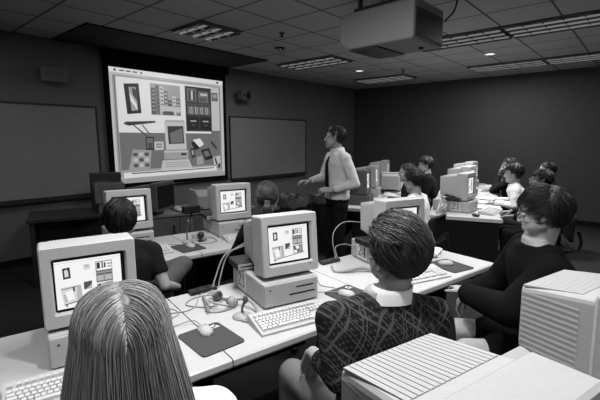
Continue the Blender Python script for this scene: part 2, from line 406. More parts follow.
board(-9.2, -6.62, .86, 2.05, 'dark whiteboard left of the projection screen', WB2)
for u, l in ((-3.0, 'left board eraser on right whiteboard tray'), (-2.45, 'board eraser near the right end of the whiteboard tray')):
    b = MB(); b.box((0, 0, .02), (.14, .05, .03)); b.mat(FABK); b.box((0, 0, .0035), (.14, .05, .007))
    e = b.build('board_eraser', None, loc=ROOM.p(u, -.066, .845), rz=RZ); tag(e, l, 'eraser', 'erasers on the whiteboard tray')
    e.data.materials.clear(); e.data.materials.append(PLK); e.data.materials.append(FABK)
def wall_speaker(u, z, label, yaw):
    t = thing('wall_speaker', label, 'speaker', ROOM.p(u, -.16, z), RZ + R(yaw), 'speakers on the front wall')
    b = MB(); b.loft([[(x, -.07, zz) for x, zz in rrect(.15, .09, .02)], [(x, .06, zz) for x, zz in rrect(.125, .075, .02)]]); b.build('cabinet', t, PLG)
    g = MB(); g.cone((.05, -.078, 0), (.05, -.07, 0), .065, .065, 24); g.build('speaker_cone', t, METK)
    g = MB(); g.cone((-.08, -.077, .0), (-.08, -.07, .0), .025, .025, 18); g.build('tweeter', t, METK)
    k = MB(); k.cone((0, .06, 0), (0, .155, 0), .018, .018, 10); k.build('bracket', t, METK)
wall_speaker(-7.15, 2.43, 'grey wall speaker left of the projection screen', -14)
wall_speaker(-3.98, 2.42, 'grey wall speaker right of the projection screen', 14)

# ------------------------------------------------------------------ ceiling projector
PROJ = ROOM.p(-5.72, -4.45, 2.40) + Vector((-.25, .17, 0))
t = thing('ceiling_projector', 'large grey video projector hanging from the ceiling', 'projector', PROJ, RZ + R(-3))
bw, bl = .26, .37
mb = MB()
prof = [(-bl, 0), (bl * .72, 0), (bl, .07), (bl, .26), (bl * .9, .31), (-bl, .31)]
mb.loft([[(-bw, y, z) for y, z in prof], [(bw, y, z) for y, z in prof]])
PRM = mat('projector_case', .50, .55, .3, grain=.04)
mb.build('case', t, PRM, bevel=.02)
mb = MB(); mb.bb(-bw + .03, bw - .03, -.02, bl * .70, -.012, .002); mb.build('lens_hatch', t, PLK)
mb = MB()
for i in range(3):
    mb.cone((-.15 + .15 * i, bl - .04, .13), (-.15 + .15 * i, bl + .012, .13), .055, .055, 20)
mb.build('lens', t, SLOT)
mb = MB(); mb.bb(-bw + .03, bw - .03, -bl - .006, -bl + .01, .03, .24); mb.build('rear_panel', t, PLK)
mb = MB(); mb.cone((.10, -.25, -.012), (.10, -.25, .002), .02, .02, 14); mb.build('adjuster_knob', t, SLOT)
mb = MB(); mb.bb(-.24, .24, -.22, .22, .31, .335)
for x in (-.2, .2):
    for y in (-.18, .18): mb.bb(x - .015, x + .015, y - .015, y + .015, .335, .48)
mb.build('ceiling_mount', t, METK)
mb = MB(); mb.tube(catmull([(.2, -.40, .2), (.26, -.46, .30), (.2, -.5, .42), (.1, -.48, .479)]), .008); mb.build('cable', t, CABK)

# ------------------------------------------------------------------ computer kit
SM = small_items()
def digit(mb, ch, x, z, s, y):
    def stroke(pts, wd):
        P = [Vector((p[0], p[1])) for p in pts]
        for i in range(len(P) - 1):
            a, b = P[i], P[i + 1]; d = (b - a).normalized(); n = Vector((-d.y, d.x))
            w0 = wd[i] if isinstance(wd, list) else wd; w1 = wd[i + 1] if isinstance(wd, list) else wd
            a2, b2 = a - d * w0 * .3, b + d * w1 * .3
            q = [a2 + n * w0 / 2, a2 - n * w0 / 2, b2 - n * w1 / 2, b2 + n * w1 / 2]
            mb.add([(x + p.x * s, y - .0001 * i, z + p.y * s) for p in q], [(0, 1, 2, 3)])
    if ch == '2':
        stroke([(.08, .75), (.13, .9), (.25, .98), (.38, .97), (.48, .86), (.48, .7), (.38, .5), (.2, .25), (.07, .06)], [.1, .08, .06, .08, .13, .13, .1, .08, .06])
        stroke([(.07, .05), (.5, .05)], .1); stroke([(.5, .05), (.55, .2)], .05)
    if ch == '3':
        stroke([(.08, .8), (.15, .93), (.28, .98), (.4, .92), (.43, .78), (.35, .62), (.22, .54)], [.08, .06, .06, .1, .12, .08, .05])
        stroke([(.22, .54), (.4, .48), (.5, .32), (.46, .12), (.32, .02), (.15, .02), (.06, .1)], [.05, .08, .13, .12, .07, .07, .1])
    if ch == '4':
        stroke([(.36, 1.0), (.05, .34)], .06); stroke([(.05, .32), (.56, .32)], .08); stroke([(.38, 1.0), (.38, 0)], .12); stroke([(.26, 0), (.5, 0)], .05)
    if ch == '1':
        stroke([(.3, .98), (.3, .02)], .12); stroke([(.14, .86), (.3, .98)], .06); stroke([(.14, .02), (.46, .02)], .05)

def emblem(mb, x, y, z, s):      # small apple-shaped badge
    n = 14
    mb.add([(x + s * (.5 * math.cos(2 * math.pi * i / n)) * (1.0), y, z + s * .5 * math.sin(2 * math.pi * i / n)) for i in range(n)], [tuple(range(n))])
    mb.add([(x, y, z + s * .5), (x + s * .1, y, z + s * .62), (x + s * .28, y, z + s * .85), (x + s * .05, y, z + s * .75)], [(0, 1, 2, 3)])

MON = {}
def monitor_meshes():
    HW, HH = .173, .165; zc = .172
    # bezel: front ring with recess
    b = MB()
    def ring(hw, hh, y, rad, dz=0): return [(x, y, zc + dz + z) for x, z in rrect(hw, hh, rad, 4)]
    rs = [ring(.150, .135, .265 - .18, .012, -.0)]
    rs = [ring(HW - .010, HH - .008, .135, .012), ring(HW, HH, .125, .012), ring(HW, HH, .010, .012), ring(HW - .005, HH - .005, 0, .010), ring(.138, .115, -.0, .010, .002), ring(.131, .108, .022, .010, .002)]
    b.loft(rs, cap=False)
    b.sm = False
    MON['bezel'] = b
    # housing
    h = MB()
    def hr(hw, zt, zb, y, rad=.02):
        c = (zt + zb) / 2; return [(x, y, c + z) for x, z in rrect(hw, (zt - zb) / 2, rad, 3)]
    h.loft([hr(.160, .322, .03, .125), hr(.155, .318, .04, .155), hr(.153, .316, .045, .17), hr(.136, .294, .085, .345)])
    for i in range(18):        # moulded ridges on top and both sides
        x = -.128 + .015 * i
        h.add([(x - .0065, .175, .314), (x + .0065, .175, .314), (x + .0065, .342, .291), (x - .0065, .342, .291), (x - .006, .175, .3175), (x + .006, .175, .3175), (x + .006, .342, .2960), (x - .006, .342, .2960)],
              [(4, 5, 6, 7), (0, 4, 7, 3), (5, 1, 2, 6), (0, 1, 5, 4), (7, 6, 2, 3)])
    for s in (-1, 1):
        for i in range(11):
            z = .095 + i * .0175; X0, X1 = s * .1527, s * .1363; k = s * .0008
            h.add([(X0, .175, z - .005), (X0, .175, z + .005), (X1, .342, z + .005), (X1, .342, z - .005), (X0 + k, .175, z - .003), (X0 + k, .175, z + .003), (X1 + k, .342, z + .003), (X1 + k, .342, z - .003)],
                  [(4, 5, 6, 7), (0, 4, 7, 3), (5, 1, 2, 6), (0, 1, 5, 4), (7, 6, 2, 3)])
    MON['housing'] = h
    s = MB(); s.mat(SLOT)
    s.quad((-.145, .024, zc - .11), (.145, .024, zc - .11), (.145, .024, zc + .125), (-.145, .024, zc + .125))
    picture(s, SM, .240, .194, .0215, SCR, .0003, org=(-.004, zc + .002)); MON['screen'] = s
    st = MB(); st.sm = True
    st.loft([[(.10 * math.cos(a), .15 + .095 * math.sin(a), .0) for a in [2 * math.pi * i / 28 for i in range(28)]],
             [(.11 * math.cos(a), .15 + .10 * math.sin(a), .012) for a in [2 * math.pi * i / 28 for i in range(28)]],
             [(.12 * math.cos(a), .15 + .12 * math.sin(a), .045) for a in [2 * math.pi * i / 28 for i in range(28)]]])
    MON['foot'] = st
monitor_meshes()
MESH = {k: v for k, v in ()}
def shared(name, mb, m, parent, bevel=0, smooth=False):
    key = name + str(id(m))
    if key not in MESH:
        if not mb.mats: mb.mats = [m]
        me = mb.mesh(name); MESH[key] = me
        if smooth:
            for p in me.polygons: p.use_smooth = True
    me = MESH[key]; o = bpy.data.objects.new(name, me); COL.objects.link(o); o.parent = parent
    if bevel:
        b = o.modifiers.new('bevel', 'BEVEL'); b.width = bevel; b.segments = 2; b.limit_method = 'ANGLE'; b.angle_limit = R(40)
    return o
def monitor(loc, az, label, group, body=None, tilt=3):
    body = body or PL
    t = thing('computer_monitor', label, 'monitor', loc, azr(az), group)
    T = R(tilt)
    for nm, m in (('bezel', body), ('housing', body), ('screen', None)):
        key = nm + body.name
        mbx = MON[nm]
        if key not in MESH:
            c = MB(); c.v, c.f, c.m, c.smooth = mbx.v, mbx.f, mbx.m, mbx.smooth
            c.mats = [body] if m else mbx.mats
            MESH[key] = c.mesh(nm)
        o = bpy.data.objects.new(nm, MESH[key]); COL.objects.link(o); o.parent = t
        o.rotation_euler = (-T, 0, 0); o.location = (0, 0, .004 + .1 * math.sin(T))
        if nm == 'bezel':
            bz = o
    k = MB(); k.cone((0.115, -.002, .052), (.115, .004, .052), .004, .004, 10)
    kk = k.build('power_light', bz, SLOT)
    shared('foot', MON['foot'], PLD, t)
    return t
def computer(loc, az, label, group, number=None, body=None, co=.26):
    body = body or PL
    t = thing('desktop_computer', label, 'computer', loc, azr(az), group)     # origin: front left bottom corner
    W_, D_, H_ = .335, .46, .137
    c = MB(); c.bb(0, W_, .012, D_, .006, H_); c.build('case', t, body, bevel=.008)
    c = MB(); c.bb(.004, W_ - .004, 0, .013, .008, H_ - .006); fr = c.build('front_panel', t, body, bevel=.005)
    c = MB(); c.bb(.19, .30, -.0015, .002, .092, .098); c.bb(.15, .31, -.0015, .002, .055, .062); c.build('drive_slot', fr, SLOT)
    c = MB(); emblem(c, .035, -.001, .10, .012); c.build('emblem', fr, PLG)
    c = MB()
    for x in (.03, .30):
        for y in (.03, .36): c.bb(x - .012, x + .012, y - .012, y + .012, 0, .006)
    c.build('rubber_feet', t, PLK)
    if number:
        c = MB(); c.mat(CARD); c.M = Matrix.Rotation(R(-90), 4, 'Z')   # card on the left side (local -x)
        c.bb(-co - .062, -co + .062, -.0025, 0, .012, .130)
        c.mat(INK)
        for i, ch in enumerate(number): digit(c, ch, -co - .049 + .052 * i, .035, .076, -.0032)
        cc = c.build('number_card', t); cc['label'] = 'white card reading %s' % number
    return t
def drive(loc, az, label):
    t = thing('external_drive', label, 'drive', loc, azr(az), 'external drives on the computers')
    c = MB(); c.bb(-.07, .07, -.09, .09, .004, .044); c.build('case', t, PLK, bevel=.006)
    c = MB(); c.bb(-.064, .064, -.094, -.089, .008, .040); c.build('front_panel', t, PLD)
    c = MB(); c.bb(-.05, .05, -.0965, -.094, .024, .029); c.build('slot', t, SLOT)
    c = MB(); c.bb(-.06, .06, -.08, .08, 0, .004); c.build('rubber_base', t, SLOT)
KB = {}
def keyboard(loc, az, label, group='keyboards on the tables'):
    t = thing('keyboard', label, 'keyboard', loc, azr(az), group)     # origin: front left bottom corner; .46 x .17
    if not KB:
        c = MB(); prof = [(0, 0), (.175, 0), (.175, .038), (.165, .042), (.13, .036), (.02, .016), (0, .010)]
        c.loft([[(0, y, z) for y, z in prof], [(.46, y, z) for y, z in prof]]); c.mats = [PL]; KB['case'] = c.mesh('case')
        k = MB(); k.mats = [KEYM]
        def key(x, y, w, d):
            z = .014 + y * .19
            k.add([(x, y, z - .006), (x + w, y, z - .006), (x + w, y + d, z - .006 + d * .19), (x, y + d, z - .006 + d * .19),
                   (x + .002, y + .002, z + .009), (x + w - .002, y + .002, z + .009), (x + w - .002, y + d - .003, z + .009 + d * .19), (x + .002, y + d - .003, z + .009 + d * .19)],
                  [(4, 5, 6, 7), (0, 1, 5, 4), (1, 2, 6, 5), (2, 3, 7, 6), (3, 0, 4, 7)])
        p = .0187
        for r in range(5):
            y = .018 + r * p
            x = .012
            first = [.034, .042, .034, .028, .0175][r]
            if r == 0:
                for w in (.028, .024, .028, .12, .028, .024, .028): key(x, y, w - .0015, .0172); x += w
            else:
                key(x, y, first - .0015, .0172); x += first
                while x < .292 - .018: key(x, y, .0172, .0172); x += p
                key(x, y, .292 - x + .002, .0172)
            for i in range(3):
                if not (r == 1 and i != 1) and r != 2: key(.302 + i * p, y, .0172, .0172)
            for i in range(4): key(.367 + i * p, y, .0172, .0172)
        for i in range(16): key(.012 + i * .0215 + (.006 if i > 0 else 0), .125, .0175, .013)
        KB['keys'] = k.mesh('keys')
    for nm in ('case', 'keys'):
        o = bpy.data.objects.new(nm, KB[nm]); COL.objects.link(o); o.parent = t
    return t
MS = {}
def mouse(loc, az, label, cord=None, z=0):
    t = thing('computer_mouse', label, 'mouse', loc, azr(az), 'computer mice on their pads')
    if not MS:
        c = MB(); c.mats = [PLN]; rings = []
        for i in range(13):
            q = -1 + 2 * i / 12; hw = .031 * math.sqrt(max(0, 1 - abs(q) ** 3.2)) + .001; hh = .024 * math.sqrt(max(0, 1 - abs(q) ** 2.4)) * (1 - .12 * q) + .002
            rings.append([(hw * math.cos(a), q * .055, .002 + max(0, hh * math.sin(a)) if math.sin(a) > 0 else .0) for a in [2 * math.pi * k / 18 for k in range(18)]])
        c.sm = True; c.loft(rings); MS['body'] = c.mesh('body')
        c = MB(); c.mats = [PLN]; c.sm = True; rings = []
        for i in range(7):
            y = .018 + .033 * i / 6; q = y / .055
            hh = .024 * math.sqrt(max(0, 1 - abs(q) ** 2.4)) * (1 - .12 * q) + .0048
            rings.append([(x * .02, y, hh - .0035 * (x * x)) for x in [-1, -.6, -.2, .2, .6, 1]])
        c.loft(rings, cap=False, closed=False); MS['button'] = c.mesh('button')
    for nm in ('body', 'button'):
        o = bpy.data.objects.new(nm, MS[nm]); COL.objects.link(o); o.parent = t
    if cord:
        c = MB(); c.sm = True; c.tube(catmull(cord, 6), .0025, 6)
        o = c.build('cord', t, CAB)
    return t
def pad(loc, az, label, w=.21, d=.25):
    t = thing('mouse_pad', label, 'mouse pad', loc, azr(az), 'mouse pads on the tables')
    c = MB(); c.loft([[(x, y, 0) for x, y in rrect(w / 2, d / 2, .02)], [(x, y, .006) for x, y in rrect(w / 2, d / 2, .02)]]); c.build('mat', t, PAD)
    c = MB(); emblem_m = Matrix.Identity(4)
    c.mat(CARD)
    for (x, y, s) in ((.060, .095, .010), (.078, .085, .008), (.072, .103, .006)):
        n = 10; c.add([(x + s * math.cos(2 * math.pi * i / n), y + s * .7 * math.sin(2 * math.pi * i / n), .0064) for i in range(n)], [tuple(range(n))])
    for i in range(4): c.add([(.052 + .01 * i, .070, .0064), (.058 + .01 * i, .070, .0064), (.059 + .01 * i, .079, .0064), (.053 + .01 * i, .079, .0064)], [(0, 1, 2, 3)])
    c.build('emblem', t)
    return t
def table(F, x0, x1, y0, y1, label, group='white-topped classroom tables', skirt=True, zt=.73):
    t = thing('classroom_table', label, 'table', F.p((x0 + x1) / 2, (y0 + y1) / 2, 0), F.rz, group)
    w, d = x1 - x0 - .006, y1 - y0
    c = MB()
    prof = [(-d / 2, zt - .028), (-d / 2 + .006, zt - .038), (d / 2 - .004, zt - .038), (d / 2, zt - .03), (d / 2, zt - .004), (d / 2 - .004, zt), (-d / 2 + .012, zt), (-d / 2 + .003, zt - .006)]
    c.loft([[(-w / 2, y, z) for y, z in prof], [(w / 2, y, z) for y, z in prof]]); c.build('tabletop', t, LAM)
    for s in (-1, 1):
        c = MB(); x = s * (w / 2 - .05); c.bb(x - .02, x + .02, -d * .36, d * .36, 0, .03); c.bb(x - .018, x + .018, -.04, .16, .03, zt - .04); c.build('leg', t, METK, bevel=.004)
    if skirt:
        c = MB(); c.bb(-w / 2 + .075, w / 2 - .075, d / 2 - .13, d / 2 - .11, .22, zt - .04); c.build('modesty_panel', t, DKP)
    return t
def cable(pts, r, label, m=CAB, name='cable', cat='cable', group='loose cables'):
    c = MB(); c.sm = True; c.tube(catmull(pts, 8), r, 7); o = c.build(name, None, m); return tag(o, label, cat, group)

# ------------------------------------------------------------------ row A
A = Frame(-.272, 1.514, 53)
Z = .73
table(A, -1.00, 0, 0, .80, 'white table under the big computer at the left edge')
table(A, 0, .97, 0, .80, 'white table carrying the computer numbered 23')
table(A, .97, 2.12, 0, .80, 'white table carrying the computer numbered 24')
CAZ = 57
Xc = Vector((math.sin(R(CAZ)), math.cos(R(CAZ)), 0)); Yc = Vector((-math.cos(R(CAZ)), math.sin(R(CAZ)), 0))
def station(F, x, y, z, az, who, number=None, kb=True, mon=True, body=None, tilt=3, grp='stacked desktop computers and monitors', mlab=None, klab=None, kbdx=-.14, kbdy=-.24):
    p = F.p(x, y, z)
    a = R(az); X = Vector((math.sin(a), math.cos(a), 0)); Y = Vector((-math.cos(a), math.sin(a), 0))
    computer(p, az, ('beige desktop computer ' + who), 'beige desktop computers', number, body, .17 if number == '21' else .31)
    monitor(p + X * (.190 if number == '23' else .168) + Y * .035 + Vector((0, 0, .137)), az, mlab or ('beige lit monitor on the computer ' + who), 'beige computer monitors', body, tilt)
    if kb: keyboard(p + X * kbdx + Y * kbdy, az, klab or ('beige keyboard in front of computer ' + who))
    return p, X, Y
pL, X, Y = station(A, -.605, .346, Z, CAZ, 'at the left edge behind the blonde person', tilt=1)
p23, X, Y = station(A, .352, .325, Z, 60, 'with the number card 23', '23', tilt=6, kbdx=-.13, kbdy=-.255)
p24, X, Y = station(A, 1.335, .33, Z, 64, 'with the number card 24', '24', tilt=3)
up = Vector((0, 0, 1))
drive(p23 + X * .045 + Y * .30 + up * .137, CAZ, 'small dark drive on computer 23, left of monitor') if False else None
drive(p23 + Vector((math.sin(R(60)), math.cos(R(60)), 0)) * .035 + Vector((-math.cos(R(60)), math.sin(R(60)), 0)) * .36 + up * .137, 64, 'small dark drive box on top of computer 23')
drive(p24 + X * .01 + Y * .24 + up * .137, 64, 'small dark drive box on top of computer 24')
pad(A.p(.0, .215, Z), 48, 'dark mouse pad beside the blonde person, across the table seam')
mouse(A.p(.005, .285, Z + .006), 60, 'white mouse on the pad beside the blonde person', [(0, .05, .008), (-.03, .12, .012), (-.13, .13, -.002), (-.16, .19, -.003), (-.06, .26, -.003), (-.10, .36, -.003), (-.25, .34, -.003)])
pad(A.p(.86, .20, Z), 50, 'dark mouse pad to the right of keyboard 23')
mouse(A.p(.835, .215, Z + .006), 35, 'white mouse on the pad right of keyboard 23', [(0, .05, .008), (-.03, .13, -.003), (-.09, .2, -.003), (-.05, .3, -.003)])
pad(A.p(1.80, .17, Z), 60, 'dark mouse pad at the right end of the table row')
mouse(A.p(1.795, .20, Z + .006), 10, 'white mouse on the pad at right end of table row')
# headphones
def headphones(F, x, y, z, rz, label):
    t = thing('headphones', label, 'headphones', F.p(x, y, z), rz, 'headphones on the tables')
    c = MB(); c.sm = True; c.tube([(.075 * math.cos(a), .085 * math.sin(a), .012 + .03 * math.sin(a)) for a in [math.pi * i / 20 for i in range(21)]], .006, 8); c.build('headband', t, PLD)
    for s in (-1, 1):
        c = MB(); c.sm = True; c.cone((s * .062, -.005, .030), (s * .085, -.005, .030), .030, .026, 20); e = c.build('earcup', t, PLD)
        c = MB(); c.sm = True
        c.tube([(s * .058, -.005 + .021 * math.cos(a), .030 + .021 * math.sin(a)) for a in [2 * math.pi * i / 20 for i in range(21)]], .009, 8); c.build('ear_cushion', e, PLG)
headphones(A, .22, .53, Z, 2.4, 'grey headphones beside the computer numbered 23')
# gooseneck microphone with round base next to computer 23
def desk_mic(p, label, h=.13, ang=0, dark=False):
    t = thing('desk_microphone', label, 'microphone', p, ang, 'microphones on the tables')
    c = MB(); c.sm = True; c.loft([[(r * math.cos(a), r * math.sin(a), z) for a in [2 * math.pi * i / 24 for i in range(24)]] for r, z in ((.052, 0), (.05, .008), (.03, .018), (.012, .024))]); c.build('base', t, PLD)
    c = MB(); c.sm = True; c.tube(catmull([(0, 0, .02), (.0, 0, h * .6), (.012, 0, h)]), .0065, 8); c.build('stem', t, PLG)
    c = MB(); c.sm = True; c.ell((.016, 0, h + .012), (.014, .014, .022)); c.build('capsule', t, PLK if dark else PLG)
desk_mic(A.p(.225, .33, Z), 'small microphone stand at the left corner of computer 23', .08)
def P(F, x, y, z): return tuple(F.p(x, y, z))
cz = Z + .004
cable([P(A, .17, .50, cz + .01), P(A, .10, .56, cz), P(A, .05, .64, cz), P(A, .12, .70, cz), P(A, .22, .68, cz), P(A, .24, .58, cz), P(A, .16, .54, cz), P(A, .10, .50, cz), P(A, .14, .45, cz), P(A, .22, .44, cz + .006)], .004, 'pale cable loop behind the headphones')
def coil(a, b, turns, rad, r, label):
    a, b = Vector(a), Vector(b); d = b - a; L = d.length; d.normalize(); s = d.cross(Vector((0, 0, 1))).normalized(); pts = []
    for i in range(turns * 10 + 1):
        t_ = i / (turns * 10); an = 2 * math.pi * i / 10
        pts.append(a + d * L * t_ + s * math.cos(an) * rad + Vector((0, 0, rad + rad * math.sin(an))))
    c = MB(); c.sm = True; c.tube(pts, r, 5); o = c.build('coiled_cord', None, CAB); return tag(o, label, 'cable', 'loose cables')
coil(P(A, .10, .46, Z + .001), P(A, .16, .66, Z + .001), 14, .009, .0028, 'pale coiled cord left of the headphones on table 23')
cable([P(A, .23, .36, cz), P(A, .20, .28, cz), P(A, .26, .25, cz + .004), P(A, .31, .34, cz + .02), P(A, .30, .42, cz + .04), P(A, .27, .50, cz + .02), P(A, .24, .62, cz), P(A, .27, .70, cz)], .007, 'thick pale cable curling round the microphone base')
cable([P(A, -.10, .60, cz), P(A, .02, .56, cz), P(A, .09, .60, cz), P(A, .16, .72, cz), P(A, .24, .76, cz)], .003, 'thin pale cable crossing the table seam')
cable([P(A, .455, .705, cz + .25), P(A, .35, .77, cz + .19), P(A, .28, .77, cz + .05), P(A, .24, .74, cz), P(A, .14, .76, cz)], .005, 'pale cable dropping behind the computer numbered 23')
cable([P(A, .47, .71, cz + .27), P(A, .38, .79, cz + .18), P(A, .32, .785, cz + .04), P(A, .30, .77, cz), P(A, .20, .70, cz)], .005, 'second pale cable behind the computer numbered 23')
mb = MB(); mb.box((0, 0, .012), (.16, .05, .022)); mb.cone((.03, 0, .023), (.03, 0, .027), .012, .012, 10); mb.cone((-.03, 0, .023), (-.03, 0, .027), .012, .012, 10)
tag(mb.build('power_strip', None, PLK, loc=A.p(.20, .765, Z), rz=A.rz), 'black power strip at the back edge left of computer 23', 'power strip', 'power strips')
mb = MB(); mb.box((0, 0, .012), (.16, .05, .022)); mb.cone((.03, 0, .023), (.03, 0, .027), .012, .012, 10)
tag(mb.build('power_strip', None, PLK, loc=A.p(1.17, .74, Z), rz=A.rz), 'black power strip at the back edge left of computer 24', 'power strip', 'power strips')
cable([P(A, 1.46, .70, Z + .27), P(A, 1.36, .79, Z + .27), P(A, 1.27, .80, Z + .22), P(A, 1.235, .785, Z + .15), P(A, 1.24, .765, Z + .05), P(A, 1.22, .72, cz)], .0035, 'pale cable arching down left of monitor 24')
cable([P(A, 1.42, .72, Z + .08), P(A, 1.36, .78, Z + .10), P(A, 1.27, .79, Z + .09), P(A, 1.26, .76, cz + .02), P(A, 1.22, .70, cz)], .0035, 'short pale cable beside the computer numbered 24')
cable([P(A, 1.12, .66, cz), P(A, 1.06, .56, cz), P(A, 1.12, .50, cz + .01), P(A, 1.22, .46, cz + .02), P(A, 1.26, .38, cz + .01), P(A, 1.30, .28, cz)], .011, 'thick pale handset cord curling in front of card 24')
cable([P(A, .70, .68, cz), P(A, .80, .62, cz), P(A, .86, .52, cz), P(A, .82, .42, cz), P(A, .86, .34, cz)], .0025, 'thin cable lying between computer 23 and its mouse')
def paper_stack(p, rz, label, n=4, w=.21, d=.29, name='paper_stack'):
    c = MB()
    for i in range(n):
        c.box((random.uniform(-.01, .01), random.uniform(-.01, .01), .003 + .006 * i), (w, d, .0055), random.uniform(-.12, .12))
    o = c.build(name, None, PAPER, loc=p, rz=rz); return tag(o, label, 'papers', 'papers on the tables')
paper_stack(A.p(1.93, .52, Z), A.rz + .5, 'loose papers at the far right end of table 24', 5)
paper_stack(A.p(1.55, .16, Z), A.rz, 'open booklet in front of the keyboard, right of sweater man', 2, .2, .2) if False else None

# ------------------------------------------------------------------ row Z (nearest)
ZR = Frame(.361, .531, 53)
table(ZR, -.22, .25, -.35, .42, 'white table under the nearest computer, bottom right')
table(ZR, .25, 1.45, -.35, .42, 'white table under the box-shaped monitor at the right edge')
for ox, oy, who in ((.389, .531, 'nearest the camera, bottom right corner'), (1.013, 1.000, 'at the right edge, behind the nearest one')):
    o = Vector((ox, oy, 0)); p = o - Xc * .165 - Yc * .03
    computer(p + up * Z, CAZ, 'desktop computer ' + who, 'beige desktop computers', None, PLN)
    monitor(o + up * (Z + .137), CAZ, 'pale ribbed monitor ' + who, 'beige computer monitors', PLN, 1)
    keyboard(o - Xc * .20 - Yc * .24 + up * Z, CAZ, 'keyboard below the monitor ' + who)

# ------------------------------------------------------------------ row B
B = Frame(-1.014, 2.875, 54)
table(B, -.75, .30, 0, .75, 'white table in second row under the left monitor')
table(B, .30, 1.28, 0, .75, 'white table in second row under the right monitor')
station(B, -.275, .43, Z, 56, 'of the second row, behind the black-haired person', tilt=5, kbdx=-.05, kbdy=-.27)
station(B, .62, .37, Z, 58, 'of the second row, beside the printer counter', tilt=2, kbdx=.0, kbdy=-.23)
a = R(58); X2 = Vector((math.sin(a), math.cos(a), 0)); Y2 = Vector((-math.cos(a), math.sin(a), 0))
drive(B.p(.62, .37, Z + .137) + X2 * .02 + Y2 * .27, 62, 'small dark drive box on the second-row right computer')
pad(B.p(.27, .22, Z), 48, 'dark mouse pad in the second row')
mouse(B.p(.295, .231, Z + .006), 50, 'white mouse on the second-row pad', [(0, .05, .008), (-.05, .12, .0), (-.12, .2, -.003)])
headphones(B, .47, .42, Z, 2.0, 'headphones on the second-row table by the black ball')
mb = MB(); mb.sm = True; mb.ell((0, 0, .055), (.032, .032, .032)); mb.cone((0, 0, 0), (0, 0, .03), .03, .012, 16)
tag(mb.build('ball_microphone', None, PLK, loc=B.p(.44, .36, Z)), 'black ball-headed microphone on the second-row table', 'microphone', 'microphones on the tables')
desk_mic(B.p(.33, .40, Z), 'slim pale microphone behind the second-row mouse', .17)
cable([P(B, .35, .30, cz), P(B, .46, .25, cz), P(B, .56, .30, cz), P(B, .55, .44, cz), P(B, .42, .52, cz)], .006, 'pale cable looping over the second-row table')
# black document stand on a pole behind row B
t = thing('pole_stand', 'black flat-headed stand on a thin pole behind second row', 'stand', B.p(.62, 1.05, 0), B.rz)
mb = MB(); mb.cone((0, 0, 0), (0, 0, .02), .14, .13, 24); mb.build('base', t, METK)
mb = MB(); mb.sm = True; mb.cone((0, 0, .02), (0, 0, .87), .010, .010, 10); mb.build('pole', t, METK)
mb = MB(); mb.bb(-.09, .09, -.04, .04, .86, .94); mb.build('head', t, METK, bevel=.01)

# ------------------------------------------------------------------ front counter, printer, boxes, teacher's gear
G = Frame(-1.95, 4.35, 60)
t = thing('counter_cabinet', 'grey low counter cabinet in front of the screen', 'cabinet', G.p(0, 0, 0), G.rz)
mb = MB(); mb.bb(.12, 1.55, 0, .55, .06, .72); mb.bb(.14, 1.53, .05, .52, 0, .06); mb.build('body', t, LAMD)
mb = MB(); mb.bb(.10, 1.57, -.02, .57, .72, .755); mb.build('countertop', t, mat('counter_laminate', .45, .4, .3, grain=.05), bevel=.005)
for i in range(3):
    mb = MB(); x = .14 + i * .47; mb.bb(x, x + .45, -.015, 0, .08, .70); d_ = mb.build('door', t, LAMD, bevel=.003)
    mb = MB(); mb.bb(x + .38, x + .40, -.03, -.015, .5, .62); mb.build('handle', d_, METK)
# printer
t = thing('laser_printer', 'pale laser printer on the counter behind second row', 'printer', G.p(1.02, .27, .755), G.rz + .1)
mb = MB(); prof = [(-.19, .01), (.2, .01), (.2, .2), (.12, .235), (-.06, .235), (-.19, .17)]
mb.loft([[(-.19, y, z) for y, z in prof], [(.19, y, z) for y, z in prof]]); mb.build('body', t, PLD, bevel=.012)
mb = MB(); mb.bb(-.14, .14, -.04, .12, .232, .242); mb.build('output_tray', t, PLG)
mb = MB(); mb.bb(-.15, .15, -.26, -.15, .02, .045); mb.bb(-.15, .15, -.265, -.255, .02, .06); mb.build('paper_tray', t, PLD)
mb = MB(); mb.bb(.10, .17, -.195, -.18, .12, .15); mb.build('control_panel', t, PLK)
mb = MB()
for x in (-.15, .15):
    for y in (-.15, .15): mb.bb(x - .02, x + .02, y - .02, y + .02, 0, .012)
mb.build('rubber_feet', t, PLK)
paper_stack(G.p(.72, .20, .755), G.rz + .2, 'stack of papers on the counter left of the printer', 5, .24, .3)
paper_stack(G.p(1.38, .25, .755), G.rz - .1, 'thick paper stack on the counter right of the printer', 6, .2, .3)
# dark table with boxes, in front of left whiteboard
H = Frame(-2.65, 4.70, 60)
t = thing('side_table', 'dark wooden side table below the left whiteboard', 'table', H.p(0, 0, 0), H.rz)
mb = MB(); mb.bb(-.5, .5, -.32, .32, .72, .76); mb.build('tabletop', t, DKW, bevel=.004)
for sx in (-1, 1):
    for sy in (-1, 1):
        mb = MB(); mb.bb(sx * .45 - .025, sx * .45 + .025, sy * .27 - .025, sy * .27 + .025, 0, .72); mb.build('leg', t, DKW)
mb = MB(); mb.bb(-.425, .425, .26, .28, .3, .72); mb.build('back_panel', t, LAMD)
def carton(p, rz, w, d, h, label, m=CARDB, flap=False):
    t = thing('cardboard_box', label, 'box', p, rz, 'boxes by the front wall')
    c = MB(); c.bb(-w / 2, w / 2, -d / 2, d / 2, 0, h); c.build('carton', t, m, bevel=.004)
    c = MB(); c.bb(-w / 2 - .001, w / 2 + .001, -.025, .025, h, h + .001); c.build('tape', t, LAMD)
    c = MB()
    for i in range(3): c.bb(-w * .35, w * (.1 + .08 * i), -d / 2 - .0012, -d / 2, h * (.72 - .16 * i), h * (.80 - .16 * i))
    c.build('printed_panel', t, PLG)
    return t
q = H.p(.34, -.175, .76)
